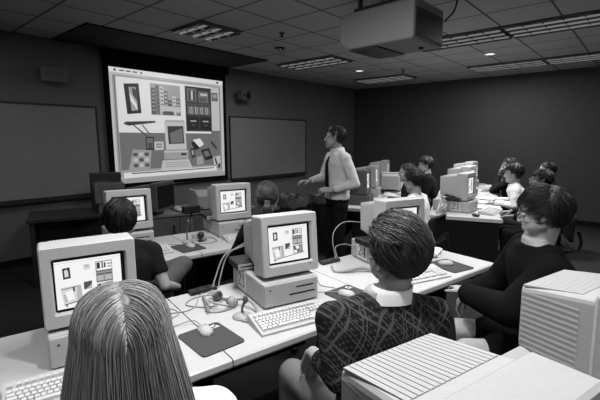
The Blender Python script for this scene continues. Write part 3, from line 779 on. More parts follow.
carton(q, H.rz, .26, .2, .12, 'small lower box at right end of the dark side table', mat('box_grey', .38, .8, .1, grain=.1, gscale=30))
carton(q + Vector((.0, .0, .122)), H.rz, .32, .24, .22, 'grey printed box stacked on the small box', CARDB)
carton(H.p(.33, .16, .76), H.rz, .34, .27, .44, 'larger dark box behind the printed box', mat('box_dark', .22, .8, .1, grain=.1, gscale=30))
# big dark presentation monitor
t = thing('large_monitor', 'large dark monitor seen side-on below the screen', 'monitor', G.p(.32, .17, .755), azr(12))
mb = MB()
def rr(hw, zt, zb, y, rad=.025): return [(x, y, (zt + zb) / 2 + z) for x, z in rrect(hw, (zt - zb) / 2, rad, 3)]
mb.loft([rr(.205, .37, .045, -.20), rr(.21, .375, .04, -.19), rr(.21, .375, .04, -.13), rr(.19, .35, .06, -.11), rr(.175, .31, .08, .20)]); mb.build('housing', t, mat('monitor_dark', .30, .5, .3, grain=.05))
mb = MB(); mb.bb(-.17, .17, -.206, -.199, .08, .335); mb.build('screen', t, SLOT)
mb = MB(); mb.cone((0, 0, 0), (0, 0, .065), .14, .11, 24); mb.build('foot', t, PLK)
# waste bins near the front wall
def bin_(p, label, k):
    t = thing('waste_bin', label, 'bin', p, 0, 'dark bins near the front wall')
    c = MB(); n = 24
    c.loft([[(r * math.cos(2 * math.pi * i / n), r * math.sin(2 * math.pi * i / n), z) for i in range(n)] for r, z in ((.15, 0), (.19, .78), (.20, .80), (.18, .80), (.16, .55))]); c.build('body', t, PLK)
    c = MB(); rnd = random.Random(k)
    rg = []
    for r, z in ((.203, .70), (.206, .80), (.196, .845), (.178, .83), (.165, .76)):
        rg.append([((r + rnd.uniform(-.008, .014)) * math.cos(2 * math.pi * i / n), (r + rnd.uniform(-.008, .014)) * math.sin(2 * math.pi * i / n), z + rnd.uniform(-.02, .03)) for i in range(n)])
    c.loft(rg, cap=False); c.build('liner', t, mat('bin_liner', .30, .35, .5))
bin_(Vector((-.10, 5.5, 0)), 'dark waste bin with crumpled liner, left one behind table 23', 1)
bin_(Vector((.34, 5.75, 0)), 'dark waste bin with crumpled liner, nearer the instructor', 2)

# ------------------------------------------------------------------ row D (beyond the instructor)
D = Frame(.93, 5.30, 18.5)      # front line passes through the computer front corners
table(D, -.25, 1.6, -.45, .50, 'far white table right of the instructor, near end')
table(D, 1.6, 3.6, -.45, .50, 'far white table right of the instructor, far end')
for i, (x, who) in enumerate(((0, 'right beside the instructor'), (.86, 'second from the instructor'), (2.45, 'farthest from the instructor, last of the row'))):
    station(D, x, 0, Z, 20, who, tilt=2, kbdx=0, kbdy=-.24, body=PLG if i == 0 else PLD)
paper_stack(D.p(.62, -.25, Z), D.rz, 'papers between first two computers right of instructor', 3, .25, .3)
paper_stack(D.p(1.35, -.2, Z), D.rz + .3, 'papers beside the second computer right of instructor', 4, .25, .3)
K = Frame(1.72, 6.9, 30)
monitor(tuple(D.p(1.55, -.12, Z)), 285, 'grey monitor with its back turned, beyond the seated group', 'beige computer monitors', PLD, 0)
mb = MB(); mb.sm = True; mb.loft([[(r * math.cos(2 * math.pi * i / 18), r * math.sin(2 * math.pi * i / 18), z) for i in range(18)] for r, z in ((.03, 0), (.038, .11), (.035, .11), (.028, .01))])
tag(mb.build('drinking_cup', None, PLK, loc=D.p(1.38, -.40, Z)), 'dark cup on the far table near the turned monitor', 'cup')

# ------------------------------------------------------------------ row C (computer 21)
C = Frame(1.516, 4.657, 22)
table(C, 0, 1.9, -.80, 0, 'white-topped table carrying the computer numbered 21')
table(C, 1.9, 4.0, -.80, 0, 'white-topped table behind table 21, far end')
mb = MB(); mb.bb(.02, .04, -.77, -.03, .08, Z - .04)
o = mb.build('table_skirt', None, DKP, loc=C.p(0, 0, 0), rz=C.rz); tag(o, 'black panel closing the near end of table 21', 'panel')
# computers face right; monitor axis az 39
def stC(x, y, who, number=None, kb=True):
    return station(C, x, y, Z, 39, who, number, kb=kb, tilt=2, kbdx=.02, kbdy=-.26)
stC(.28, -.46, 'with the number card 21', '21')
q21 = C.p(.28, -.46, Z + .137); a21 = R(39)
drive(q21 + Vector((math.sin(a21), math.cos(a21), 0)) * .03 + Vector((-math.cos(a21), math.sin(a21), 0)) * .20, 39, 'small dark drive on computer 21, under its monitor')
stC(1.62, -.50, 'behind the one numbered 21')
stC(3.0, -.56, 'last of the row behind number 21')
paper_stack(C.p(.75, -.68, Z), C.rz + .1, 'open papers on table 21 near the white-shirted person', 4, .22, .3)
paper_stack(C.p(1.2, -.66, Z), C.rz - .2, 'papers farther along the right edge of table 21', 4, .22, .3)
paper_stack(C.p(1.55, -.70, Z), C.rz + .3, 'stack of papers beside the suited person', 6, .22, .3)
mb = MB(); mb.sm = True; mb.ell((0, 0, .02), (.03, .05, .02))
tag(mb.build('computer_mouse', None, PLK, loc=C.p(.10, -.52, Z), rz=.6), 'small dark mouse at the near end of table 21', 'mouse')
rc_ = random.Random(5)
for k in range(7):
    x0 = .12 + .06 * k; pts = [C.p(x0, -.08, cz)]
    for j in range(4): pts.append(C.p(x0 + rc_.uniform(-.12, .12), -.09 + .035 * j * rc_.uniform(.3, 1) - .1, Z + rc_.uniform(.01, .12)))
    pts.append(C.p(x0 + .15, -.12, Z + .16)); 
    cable([tuple(p) for p in pts], .006, 'pale cable in the tangle at the left edge of table 21', mat('cable_pale', .72, .5, .3), group='cable tangle on table 21')

# ------------------------------------------------------------------ people
def remesh(mb, name, voxel, smooth, m, parent, wrinkle=0.0, wscale=9.0, keepmats=False):
    me = mb.mesh('tmp'); o = bpy.data.objects.new('tmp', me); COL.objects.link(o)
    if len(mb.f) < 3000:
        q = o.modifiers.new('q', 'SUBSURF'); q.subdivision_type = 'SIMPLE'; q.levels = 2
    r = o.modifiers.new('r', 'REMESH'); r.mode = 'VOXEL'; r.voxel_size = voxel; r.use_smooth_shade = True
    if smooth:
        s = o.modifiers.new('s', 'SMOOTH'); s.factor = .5; s.iterations = smooth
    dg = bpy.context.evaluated_depsgraph_get(); dg.update()
    nm = bpy.data.meshes.new_from_object(o.evaluated_get(dg)); nm.name = name
    bpy.data.objects.remove(o); bpy.data.meshes.remove(me)
    if wrinkle:
        n_ = len(nm.vertices); co = [0.0] * (3 * n_); no = [0.0] * (3 * n_)
        nm.vertices.foreach_get('co', co); nm.vertex_normals.foreach_get('vector', no)
        for k in range(n_):
            x, y, z = co[3 * k:3 * k + 3]
            w = (noise.noise(Vector((x * wscale, y * wscale, z * wscale * 1.6))) + .5 * noise.noise(Vector((x * wscale * 2.3 + 5, y * wscale * 2.3, z * wscale * 3)))) * wrinkle
            for q in range(3): co[3 * k + q] += no[3 * k + q] * w
        nm.vertices.foreach_set('co', co); nm.update()
    nm.materials.clear(); nm.materials.append(m)
    for p in nm.polygons: p.use_smooth = True; p.material_index = 0
    o = bpy.data.objects.new(name, nm); COL.objects.link(o); o.parent = parent
    return o
def V(*a): return Vector(a)
def lerp(a, b, t): return a + (b - a) * t
RINGS = [(-.13, .12, .085), (0, .165, .115), (.2, .162, .112), (.4, .150, .105), (.6, .163, .110), (.8, .185, .113), (.90, .183, .105), (.97, .150, .088), (1.02, .105, .072), (1.07, .075, .062), (1.12, .060, .056)]
def torso(mb, pel, sh, lean, grow=0, tmin=-.2, tmax=2, wide=1.0, slim=False):
    rr = []
    for t, hw, hd in RINGS:
        if t < tmin or t > tmax: continue
        z = pel + (sh - pel) * t; y = lean * max(0, t) ** 1.1
        hw = hw * wide * (.88 if slim and t > .3 else 1)
        n = 28
        rr.append([((hw + grow) * math.cos(a), y + (hd + grow) * math.sin(a), z) for a in [2 * math.pi * i / n for i in range(n)]])
    mb.loft(rr)
def head_prims(mb, M):
    o = mb.M; mb.M = M
    mb.ell((0, -.008, .030), (.075, .096, .088), nu=24, nv=16)
    mb.ell((0, .028, -.030), (.062, .062, .072), nu=20, nv=14)
    mb.ell((0, .040, -.070), (.046, .046, .040)); mb.ell((0, .070, -.098), (.022, .020, .018))
    for s in (-1, 1):
        mb.ell((s * .036, .034, -.052), (.034, .042, .046))
        mb.limb((s * .058, .0, -.055), (s * .020, .066, -.092), .018, .016, 10)      # jaw line
        mb.ell((s * .043, .058, -.028), (.022, .022, .018))                           # cheekbone
        mb.limb((s * .012, .086, .018), (s * .050, .068, .018), .010, .010, 8)        # brow
        R_ = Euler((0, s * .25, s * -.35)).to_matrix()
        mb.ell((s * .078, -.008, -.012), (.008, .019, .031), R_, 12, 8)               # ear
        mb.ell((s * .012, .100, -.036), (.008, .010, .008), None, 10, 6)              # nostril wing
    mb.limb((0, .086, .008), (0, .107, -.030), .009, .010, 10)
    mb.ell((0, .084, -.064), (.024, .014, .007), None, 14, 8); mb.ell((0, .082, -.075), (.021, .014, .008), None, 14, 8)
    mb.M = o
def hand_prims(mb, w, d, n, s, curl=.35, spread=1.0, sc=1.0, pinch=.5):
    """w wrist, d direction of the fingers, n palm normal, s towards the thumb"""
    d = d.normalized(); n = (n - d * n.dot(d)).normalized(); s0 = s; s = n.cross(d).normalized()
    if s.dot(s0) < 0: s = -s
    for k in range(4):
        off = (.030 - .020 * k) * sc
        mb.limb(w + d * .005 + s * off * .5, w + d * .085 * sc + s * off - d * (.004 * abs(k - 1)), .013 * sc, .0115 * sc, 10)
    for k, L in enumerate((.072, .082, .076, .060)):
        off = (.030 - .020 * k) * sc; p = w + d * (.085 - .004 * abs(k - 1)) * sc + s * off
        a = 0
        dirn = d
        for j, f in enumerate((.45, .32, .23)):
            a += curl * (1 + .15 * k) * (.8 if j == 0 else 1)
            dirn = (d * math.cos(a) + n * math.sin(a) + s * (.05 * (1.5 - k) * spread)).normalized()
            q = p + dirn * L * f * sc; mb.limb(p, q, (.0092 - .0008 * j) * sc, (.0086 - .0009 * j) * sc, 9); p = q
    p = w + d * .018 * sc + s * .020 * sc
    td = (d * .55 + s * .75 + n * .25).normalized()
    for j, (L, r) in enumerate(((.042, .0135), (.032, .0105), (.025, .0092))):
        q = p + td * L * sc; mb.limb(p, q, r * sc, r * .88 * sc, 9); p = q
        td = (td + d * pinch - s * pinch * .5 + n * .15).normalized()

def keep_hair(d, low=0.0):
    x, y, z = d
    pts = ((-1, -.80), (-.5, -.72), (-.22, -.45), (-.08, .08), (.10, .02), (.28, .05), (.45, .40), (.8, .56), (1, .60))
    for (a, za), (b, zb) in zip(pts, pts[1:]):
        if y <= b: zt = lerp(za, zb, (y - a) / (b - a)); break
    else: zt = .6
    return z > zt - low
def hair(parent, M, mats, style, n, length, r, seed=1, lift=.10, low=0.0, thick=.0):
    rnd = random.Random(seed)
    hc = V(0, -.010, .030); RR = V(.079 + thick, .101 + thick, .093 + thick)
    nu, nv = 48, 32; mb = MB(); mb.M = M; vs = {}; vl = []; fs = []
    def vid(i, j):
        j %= nu
        if (i, j) not in vs:
            t = math.pi * i / nv; p = 2 * math.pi * j / nu
            d = V(math.sin(t) * math.cos(p), math.sin(t) * math.sin(p), math.cos(t))
            k = 1 + .03 * noise.noise(d * 6 + V(seed, 0, 0))
            vs[(i, j)] = len(vl); vl.append(hc + V(d.x * RR.x, d.y * RR.y, d.z * RR.z) * k)
        return vs[(i, j)]
    for i in range(nv):
        for j in range(nu):
            t = math.pi * (i + .5) / nv; p = 2 * math.pi * (j + .5) / nu
            d = V(math.sin(t) * math.cos(p), math.sin(t) * math.sin(p), math.cos(t))
            if keep_hair(d, low): fs.append((vid(i, j), vid(i + 1, j), vid(i + 1, j + 1), vid(i, j + 1)))
    mb.sm = True; mb.mat(mats[0]); mb.add(vl, fs)
    for k in range(n):
        while True:
            z = rnd.uniform(-.85, 1); p = rnd.uniform(0, 2 * math.pi); q = math.sqrt(max(0, 1 - z * z))
            d = V(q * math.cos(p), q * math.sin(p), z)
            if keep_hair(d, low - .03): break
        pos = hc + V(d.x * RR.x, d.y * RR.y, d.z * RR.z); pts = [pos.copy()]; L = length * rnd.uniform(.6, 1.1); st = .012 if length < .2 else .02
        lf = lift * rnd.uniform(.3, 1.1); side = 1 if pos.x > .0 else -1; N_ = max(3, int(L / st)); wob = rnd.uniform(-.2, .2); free = False; vx = rnd.uniform(-.10, .10)
        for i in range(N_):
            rel = pos - hc; nrm = V(rel.x / RR.x ** 2, rel.y / RR.y ** 2, rel.z / RR.z ** 2).normalized()
            if style == 'long':
                wq = max(0, min(1, (rel.z + .01) / .09)) * max(.15, 1 - abs(rel.x) / .09); f = V(side * lerp(.12, .75, wq), -.25, lerp(-1, -.45, wq))
            elif style == 'back': f = V(.25, -1, -.35) if rel.z > .02 else V(.18, -.55, -1)
            elif style == 'pony':
                f = (V(0, -.12, -.005) - pos)
            elif style == 'side': f = V(.25, .9, -.35) if (rel.y > -.03) else V(.1, .0, -1)
            elif style == 'curly': f = V(math.sin(k + i * 1.3), math.cos(k * 1.7 + i), -.5)
            else: f = V(side * .45, .55, -.3) if rel.y > -.02 and rel.z > .03 else V(side * .1, .0, -1)
            f = f + V(wob, wob * .5, 0) * (.6 if not free else 0)
            if style == 'long' and rel.z < .0: free = True
            if free:
                tt = -rel.z
                pos = pos + V(rel.x * 1.9 * max(0, 1 - tt * 2.8) + vx * .5, (-.22 if rel.y < 0 else -.3) * max(0, 1 - tt * 3), -1).normalized() * st
                if pos.y > -.055 and abs(pos.x) < .085 and pos.z < -.03: pos.y = min(pos.y, lerp(pos.y, -.06, .4))
            else:
                f = f - nrm * f.dot(nrm)
                if f.length < 1e-4: break
                pos = pos + f.normalized() * st
                rel = pos - hc; qq = math.sqrt((rel.x / RR.x) ** 2 + (rel.y / RR.y) ** 2 + (rel.z / RR.z) ** 2)
                tgt = 1 + lf * min(1, (i + 1) / 4) * (1 if i < N_ - 2 else .7)
                pos = hc + rel * (tgt / qq)
                if style == 'pony' and (pos - V(0, -.115, 0)).length < .02: break
            pts.append(pos.copy())
        if len(pts) > 2:
            mb.mat(mats[rnd.randrange(len(mats))])
            mb.tube(pts, r, 3, lambda t: 1 - .55 * t * t)
    if style == 'pony':
        for k in range(160):
            a = rnd.uniform(0, 6.28); q = .016 * math.sqrt(rnd.random()); x, z = q * math.cos(a), q * math.sin(a)
            pts = [V(x, -.10, z), V(x * 1.1, -.125, z - .005), V(x * 2.0, -.145 + z * .5, -.05), V(x * 2.6 + .004 * math.sin(k), -.140 + z * .8, -.12), V(x * 2.2, -.125 + z * .6, -.22 - .04 * rnd.random())]
            mb.mat(mats[rnd.randrange(len(mats))]); mb.tube(catmull(pts, 4), r * 1.3, 3, lambda t: 1 - .5 * t)
        t_ = MB(); t_.M = M; t_.sm = True
        t_.tube([(.022 * math.cos(a), -.118 + .004 * math.sin(3 * a), .022 * math.sin(a)) for a in [2 * math.pi * i / 24 for i in range(25)]], .011, 8); t_.build('hair_tie', parent, FABK)
    return mb.build('hair', parent)
def hmats(name, vals, rough=.45): return [mat('hair_%s_%d' % (name, i), v, rough, .5) for i, v in enumerate(vals)]
H_BLACK = hmats('black', (.07, .10, .13)); H_BROWN = hmats('brown', (.14, .22, .29)); H_BLOND = hmats('blond', (.42, .48, .54, .60), .5); H_DARK = hmats('dark', (.08, .13, .17)); H_MID = hmats('mid', (.13, .20, .28)); H_BROWN = H_BROWN

def glasses(parent, M, m=METK):
    t = MB(); t.M = M; t.sm = True
    for s in (-1, 1):
        t.tube([(s * .033 + .024 * math.cos(a), .103, .0 + .019 * math.sin(a)) for a in [2 * math.pi * i / 20 for i in range(21)]], .0018, 6)
        t.tube([(s * .057, .101, .006), (s * .072, .075, .007), (s * .081, .0, .004), (s * .080, -.018, -.012)], .0018, 6)
    t.tube([(-.010, .104, .003), (0, .108, .006), (.010, .104, .003)], .0018, 6)
    t.build('glasses', parent, CHR)

def person(label, loc, az, hair_style, hair_mats, top, bottom, skin=SKIN, pose=None, hn=420, hl=.07, hr=.0024, lift=.10, low=0.0, thick=0, sleeve=1.0, hs=1.06, bulk=1.0, hemlow=False,
           stand=False, yaw=0, pitch=0, roll=0, gl=False, wide=1.0, slim=False, lean=.05, dz=0, collar=None, tie=None, vox=.007, seed=1, arms=None, legs=None, wr=.004, headoff=(0, 0, 0), topname='shirt', shoes=PLK, group=None):
    t = thing('person', label, 'person', (loc[0], loc[1], 0), azr(az) - R(90) , group)
    # local: +y forward, +x right
    if stand: pel, sh = .95, 1.455
    else: pel, sh = .50, .985 + dz
    ho = V(0, lean + .035, sh + .178) + V(*headoff)
    MH = Matrix.Translation(ho) @ Euler((R(-pitch), R(roll), R(-yaw)), 'XYZ').to_matrix().to_4x4() @ Matrix.Diagonal((hs, hs, hs, 1))
    if stand:
        LG = {'L': [V(-.09, 0, .90), V(-.10, .02, .50), V(-.11, -.02, .09)], 'R': [V(.09, 0, .90), V(.11, .03, .50), V(.13, .0, .09)]}
    else:
        LG = {'L': [V(-.085, .02, .535), V(-.12, .43, .545), V(-.12, .40, .10)], 'R': [V(.085, .02, .535), V(.12, .43, .545), V(.12, .40, .10)]}
    if legs: LG.update(legs)
    shz = pel + (sh - pel) * .915; sx = .172 * wide * (.9 if slim else 1); sy = lean * .92
    if stand: AR = {'L': [V(-.25, -.02, 1.15), V(-.22, .1, .95), None], 'R': [V(.25, -.02, 1.15), V(.22, .1, .95), None]}
    else: AR = {'L': [V(-.24, lean + .06, .74), V(-.17, lean + .29, .765), None], 'R': [V(.24, lean + .06, .74), V(.17, lean + .29, .765), None]}
    if arms: AR.update(arms)
    b = MB(); torso(b, pel, sh, lean, 0, wide=wide, slim=slim)
    head_prims(b, MH)
    b.limb(V(0, lean - .005, sh - .02), MH @ V(0, -.018, -.055), .060 if not slim else .050, .054 if not slim else .046)
    tp = MB(); torso(tp, pel, sh, lean, .035 if hemlow else .012, tmin=-.2 if hemlow else -.05, tmax=1.08, wide=wide, slim=slim)
    bt = MB(); torso(bt, pel, sh, lean, .010, tmin=-.2, tmax=.24, wide=wide, slim=slim)
    for s in (-1, 1):
        tp.limb(V(s * .035, sy + .0, sh + .012), V(s * sx * .95, sy, shz + .012), .050, .055)
    for sd in ('L', 'R'):
        s = -1 if sd == 'L' else 1
        S = V(s * sx, sy, shz); E_, W_, hd_ = AR[sd][0], AR[sd][1], AR[sd][2]
        k = .9 if slim else 1
        b.limb(S, E_, .050 * k, .038 * k); b.limb(E_, W_, .037 * k, .026 * k)
        d = (W_ - E_).normalized()
        if hd_ is None: hd_ = (d if stand else V(-s * .25, 1, -.12).normalized(), V(0, 0, -1), V(-s, 0, 0), .30)
        hand_prims(b, W_ + d * .012, hd_[0], hd_[1], hd_[2], hd_[3], sc=.97 if not slim else .9)
        g = .013 * bulk
        tp.limb(S, lerp(S, E_, min(1, sleeve * 2)) if sleeve < .5 else E_, .052 * k + g, (.042 * k + g), e1=(sleeve >= .5))
        if sleeve >= .5:
            q = lerp(E_, W_, min(1, (sleeve - .5) * 2)); tp.limb(E_, q, .042 * k + g, (.031 + g * .6) * k, e1=False)
        Hh, K, An = LG[sd]
        b.limb(Hh, K, .076, .050); b.limb(K, An, .048, .034)
        if hemlow: tp.limb(Hh, lerp(Hh, K, .62), .115, .10)
        bt.limb(Hh, K, .088, .064); bt.limb(K, lerp(K, An, .97), .064, .050, e1=False)
        ft = (V(0, 1, 0) if not (legs and len(LG[sd]) > 3) else LG[sd][3]) if False else V(s * .12, 1, 0).normalized()
        dn = (An - K).normalized(); heel = An - ft * .045; 
        sole = An.z - .085 if abs(dn.z) > .6 else An.z - .085
        b.limb(An, V(An.x + ft.x * .12, An.y + ft.y * .12, An.z - .055), .034, .026)
        h_ = MB()
        z0 = An.z - .085
        for q_, hw, ht in ((-.07, .03, .07), (-.03, .038, .085), (.04, .042, .075), (.12, .046, .055), (.17, .036, .045), (.195, .02, .03)):
            pass
        rings = []
        sxv = V(ft.y, -ft.x, 0)
        for q_, hw, ht in ((-.075, .022, .05), (-.05, .034, .085), (.0, .037, .095), (.05, .040, .075), (.12, .045, .055), (.17, .036, .045), (.20, .018, .03)):
            c = V(An.x, An.y, z0) + ft * q_
            rings.append([c + sxv * (hw * math.cos(a)) + V(0, 0, ht * (.5 + .5 * math.sin(a))) for a in [2 * math.pi * i / 16 for i in range(16)]])
        h_.sm = True; h_.loft(rings); h_.build('shoe', t, shoes)
        sh_z = z0
    body = remesh(b, 'body', vox, 3, skin, t)
    remesh(tp, topname, .010, 7, top, t, wr)
    remesh(bt, 'trousers', .011, 4, bottom, t, wr)
    for s in (-1, 1):
        e = MB(); e.M = MH; e.sm = True; e.mat(EYEW); e.ell((s * .032, .079, -.001), (.0125, .0125, .0115), None, 14, 10)
        e.mat(EYEK); e.ell((s * .032, .0875, -.001), (.0055, .0045, .0055), None, 10, 8); e.build('eye', t)
        e = MB(); e.M = MH; e.sm = True; e.tube([(s * .014, .099, .019), (s * .032, .093, .026), (s * .052, .075, .021)], .0035, 6); e.build('eyebrow', t, hair_mats[0])
    hair(t, MH, hair_mats, hair_style, hn, hl, hr, seed, lift, low, thick)
    if gl: glasses(t, MH)
    if collar:
        c = MB(); c.sm = True; n = 28; rg = []
        base = V(headoff[0] * .3, lean + headoff[1] * .3, sh + .010); top_ = V(headoff[0] * .6, lean + .008 + headoff[1] * .6, sh + .075)
        for r_, f in ((.084, 0), (.078, .5), (.074, 1), (.070, 1), (.070, .1)):
            cc = lerp(base, top_, f)
            rg.append([cc + V(r_ * math.cos(a), r_ * 1.02 * math.sin(a), (-.020 * max(0, math.sin(a)) if f > .5 else -.02 * math.sin(a))) for a in [2 * math.pi * i / n for i in range(n)]])
        c.loft(rg, cap=False); c.build('shirt_collar', t, collar)
    if tie:
        c = MB(); f = lambda tt: lean * max(0, tt) ** 1.1
        rows = []
        for tt, hw, ex in ((.99, .018, .068), (.965, .026, .092), (.94, .020, .106), (.8, .032, .133), (.6, .040, .134), (.4, .046, .130), (.24, .050, .126), (.17, .006, .124)):
            z = pel + (sh - pel) * tt; y = f(tt) + ex
            rows.append([(-hw, y, z), (0, y + .008, z), (hw, y, z), (0, y - .002, z)])
        c.loft(rows); c.build('necktie', t, tie)
    return t, MH

def office_chair(loc, az, label, back=.80, m=FABK):
    t = thing('office_chair', label, 'chair', (loc[0], loc[1], 0), azr(az) - R(90), 'dark swivel chairs of the class')
    c = MB(); c.loft([[(x, y + .02, .40) for x, y in rrect(.20, .20, .07)], [(x, y + .02, .42) for x, y in rrect(.23, .23, .08)], [(x, y + .02, .445) for x, y in rrect(.23, .23, .08)], [(x, y + .02, .458) for x, y in rrect(.20, .20, .07)]]); c.build('seat', t, m)
    c = MB(); zc = (back + .52) / 2; hh = (back - .52) / 2
    c.loft([[(x, -.235 + 2.2 * x * x, zc + z) for x, z in rrect(.20, hh, .06)], [(x, -.275 + 2.2 * x * x, zc + z) for x, z in rrect(.20, hh, .06)]]); c.build('backrest', t, m)
    c = MB(); c.tube(catmull([(0, -.10, .39), (0, -.27, .40), (0, -.315, .48), (0, -.28, .62)]), .016, 8); c.build('back_support', t, METK)
    c = MB(); c.cone((0, 0, .10), (0, 0, .40), .026, .026, 14); c.build('stem', t, METK)
    for i in range(5):
        a = 2 * math.pi * i / 5 + .3
        c = MB(); c.cone((0, 0, .11), (.25 * math.cos(a), .25 * math.sin(a), .07), .024, .016, 8); l = c.build('leg', t, METK)
        c = MB(); x, y = .25 * math.cos(a), .25 * math.sin(a); c.cone((x - .02 * math.sin(a), y + .02 * math.cos(a), .027), (x + .02 * math.sin(a), y - .02 * math.cos(a), .027), .027, .027, 12); c.cone((x, y, .03), (x, y, .075), .008, .008, 8); c.build('caster', l, METK)
    return t

def sweater_mat():
    m = bpy.data.materials.new('patterned_sweater'); m.use_nodes = True
    nt = m.node_tree; N = nt.nodes; L = nt.links; b = N['Principled BSDF']; b.inputs['Roughness'].default_value = .95; b.inputs['Specular IOR Level'].default_value = .1
    tc = N.new('ShaderNodeTexCoord'); sp = N.new('ShaderNodeSeparateXYZ'); L.new(tc.outputs['Object'], sp.inputs[0])
    def mth(op, a, b_=None, c_=None):
        n = N.new('ShaderNodeMath'); n.operation = op
        for i, q in enumerate((a, b_, c_)):
            if q is None: continue
            if isinstance(q, (int, float)): n.inputs[i].default_value = q
            else: L.new(q, n.inputs[i])
        return n.outputs[0]
    x, y, z = sp.outputs[0], sp.outputs[1], sp.outputs[2]
    xx = mth('MULTIPLY', mth('ADD', x, mth('MULTIPLY', y, .6)), 1.5); z = mth('MULTIPLY', z, 1.5)
    def fam(sgn):
        bend = mth('MULTIPLY', mth('SINE', mth('ADD', mth('MULTIPLY', xx, 31 * sgn), mth('MULTIPLY', z, 9))), .022)
        u = mth('ADD', mth('MULTIPLY', xx, sgn * .95), mth('ADD', mth('MULTIPLY', z, .62), bend))
        f = mth('FRACT', mth('ADD', mth('MULTIPLY', u, 11), 20)); d = mth('ABSOLUTE', mth('SUBTRACT', f, .5))
        return mth('MULTIPLY', mth('GREATER_THAN', d, .27), mth('LESS_THAN', mth('ABSOLUTE', mth('SUBTRACT', d, .36)), .04))
    g1, g2 = fam(1), fam(-1)
    fx = mth('ABSOLUTE', mth('SUBTRACT', mth('FRACT', mth('ADD', mth('MULTIPLY', xx, 42), mth('MULTIPLY', z, 14))), .5)); fz = mth('ABSOLUTE', mth('SUBTRACT', mth('FRACT', mth('SUBTRACT', mth('MULTIPLY', z, 38), mth('MULTIPLY', xx, 12))), .5))
    cr = mth('MAXIMUM', mth('MULTIPLY', mth('LESS_THAN', fx, .09), mth('LESS_THAN', fz, .24)), mth('MULTIPLY', mth('LESS_THAN', fz, .09), mth('LESS_THAN', fx, .24)))
    lines = mth('MAXIMUM', g1, g2)
    tot = mth('MAXIMUM', lines, mth('MULTIPLY', cr, .8))
    mix = N.new('ShaderNodeMix'); mix.data_type = 'RGBA'; L.new(tot, mix.inputs[0]); mix.inputs[6].default_value = (lin(.12),) * 3 + (1,); mix.inputs[7].default_value = (lin(.30),) * 3 + (1,)
    L.new(mix.outputs[2], b.inputs['Base Color'])
    n = N.new('ShaderNodeTexNoise'); n.inputs['Scale'].default_value = 350; L.new(tc.outputs['Object'], n.inputs['Vector'])
    bp = N.new('ShaderNodeBump'); bp.inputs['Strength'].default_value = .6; bp.inputs['Distance'].default_value = .003; L.new(n.outputs['Fac'], bp.inputs['Height']); L.new(bp.outputs['Normal'], b.inputs['Normal'])
    return m
SHW = mat('shirt_white', .86, .8, .1, bump=.1, bscale=60); SHL = mat('shirt_light', .80, .85, .1, bump=.1, bscale=60); TSH = mat('tshirt_dark', .10, .9, .1); SUIT = mat('suit_dark', .09, .9, .1)
TRK = mat('trousers_black', .08, .9, .1); TRG = mat('trousers_grey', .42, .9, .1, grain=.15, gscale=180, bump=.3, bscale=300); KHK = mat('trousers_khaki', .66, .9, .1, grain=.05); DEN = mat('denim', .32, .9, .1, grain=.25, gscale=150)
BLKS = mat('sweater_black', .055, .95, .08); GRYS = mat('jacket_grey', .30, .9, .1)

# blonde person in the foreground
person('person with long straight blonde hair and white shirt, seen from behind', (-.335, .72), -27, 'long', H_BLOND, SHW, TRG, hn=9000, hl=.50, hr=.0010, lift=.16, thick=.006,
       lean=.12, wide=1.12, dz=.0, seed=3, yaw=-2, pitch=4, wr=.003, headoff=(0, 0, 0))
office_chair((-.335, .72), -27, 'dark swivel chair under the blonde person')
# man in the patterned sweater
kn = lambda wx, wy, loc, az: (lambda dx, dy: (dx * math.cos(R(az)) - dy * math.sin(R(az)), dx * math.sin(R(az)) + dy * math.cos(R(az))))(wx - loc[0], wy - loc[1])
def loc2(wx, wy, z, loc, az):
    dx, dy = wx - loc[0], wy - loc[1]; a = R(az)
    return V(dx * math.cos(a) - dy * math.sin(a), dx * math.sin(a) + dy * math.cos(a), z)
L_ = (.315, 1.33); az_ = -6
K1 = loc2(-.03, 1.63, .60, L_, az_); 
person('person with brown hair in a dark patterned sweater over a white collar', L_, az_, 'back', H_BROWN, sweater_mat(), TRG, hn=4500, hl=.10, hr=.0014, lift=.13, low=.24, thick=.010,
       lean=.06, wide=1.12, dz=.035, sleeve=.88, headoff=(.05, 0, .010), hs=1.1, bulk=1.2, yaw=-22, pitch=2, collar=SHW, seed=5, vox=.005, wr=.003, topname='sweater',
       legs={'L': [V(-.085, .02, .54), K1, K1 + V(-.02, .02, -.46)]},
       arms={'L': [loc2(.14, 1.28, .80, L_, az_), loc2(.052, 1.49, .775, L_, az_), (V(-.06, .35, -1), V(-.15, -1, -.3), V(1, .1, 0), .22)], 'R': [V(.27, .12, .77), V(.2, .30, .775), None]})
office_chair(L_, az_, 'dark swivel chair under the person in the patterned sweater', .78)
# man with glasses, dark pullover
L_ = (1.29, 1.93); az_ = -75
person('person with glasses and dark straight hair in a black sweater, facing left', L_, az_, 'side', H_DARK, BLKS, KHK, hn=3500, hl=.075, hr=.0015, lift=.12, low=.06, thick=.010,
       lean=.10, hemlow=True, wide=1.28, dz=.080, headoff=(0, -.05, .015), hs=1.04, bulk=3.0, yaw=20, pitch=8, gl=True, seed=8, vox=.005, topname='sweater',
       legs={'L': [V(-.085, .02, .54), V(-.16, .42, .56), V(-.14, .40, .10)]},
       arms={'L': [V(-.27, .26, .84), V(.02, .42, .80), (V(1, .2, 0), V(0, 0, -1), V(0, 1, 0), .4)], 'R': [V(.27, .20, .80), V(.16, .38, .75), (V(.1, .5, -.8), V(0, -1, -.4), V(-1, 0, 0), .5)]})
office_chair(L_, az_, 'dark swivel chair under the person with glasses')
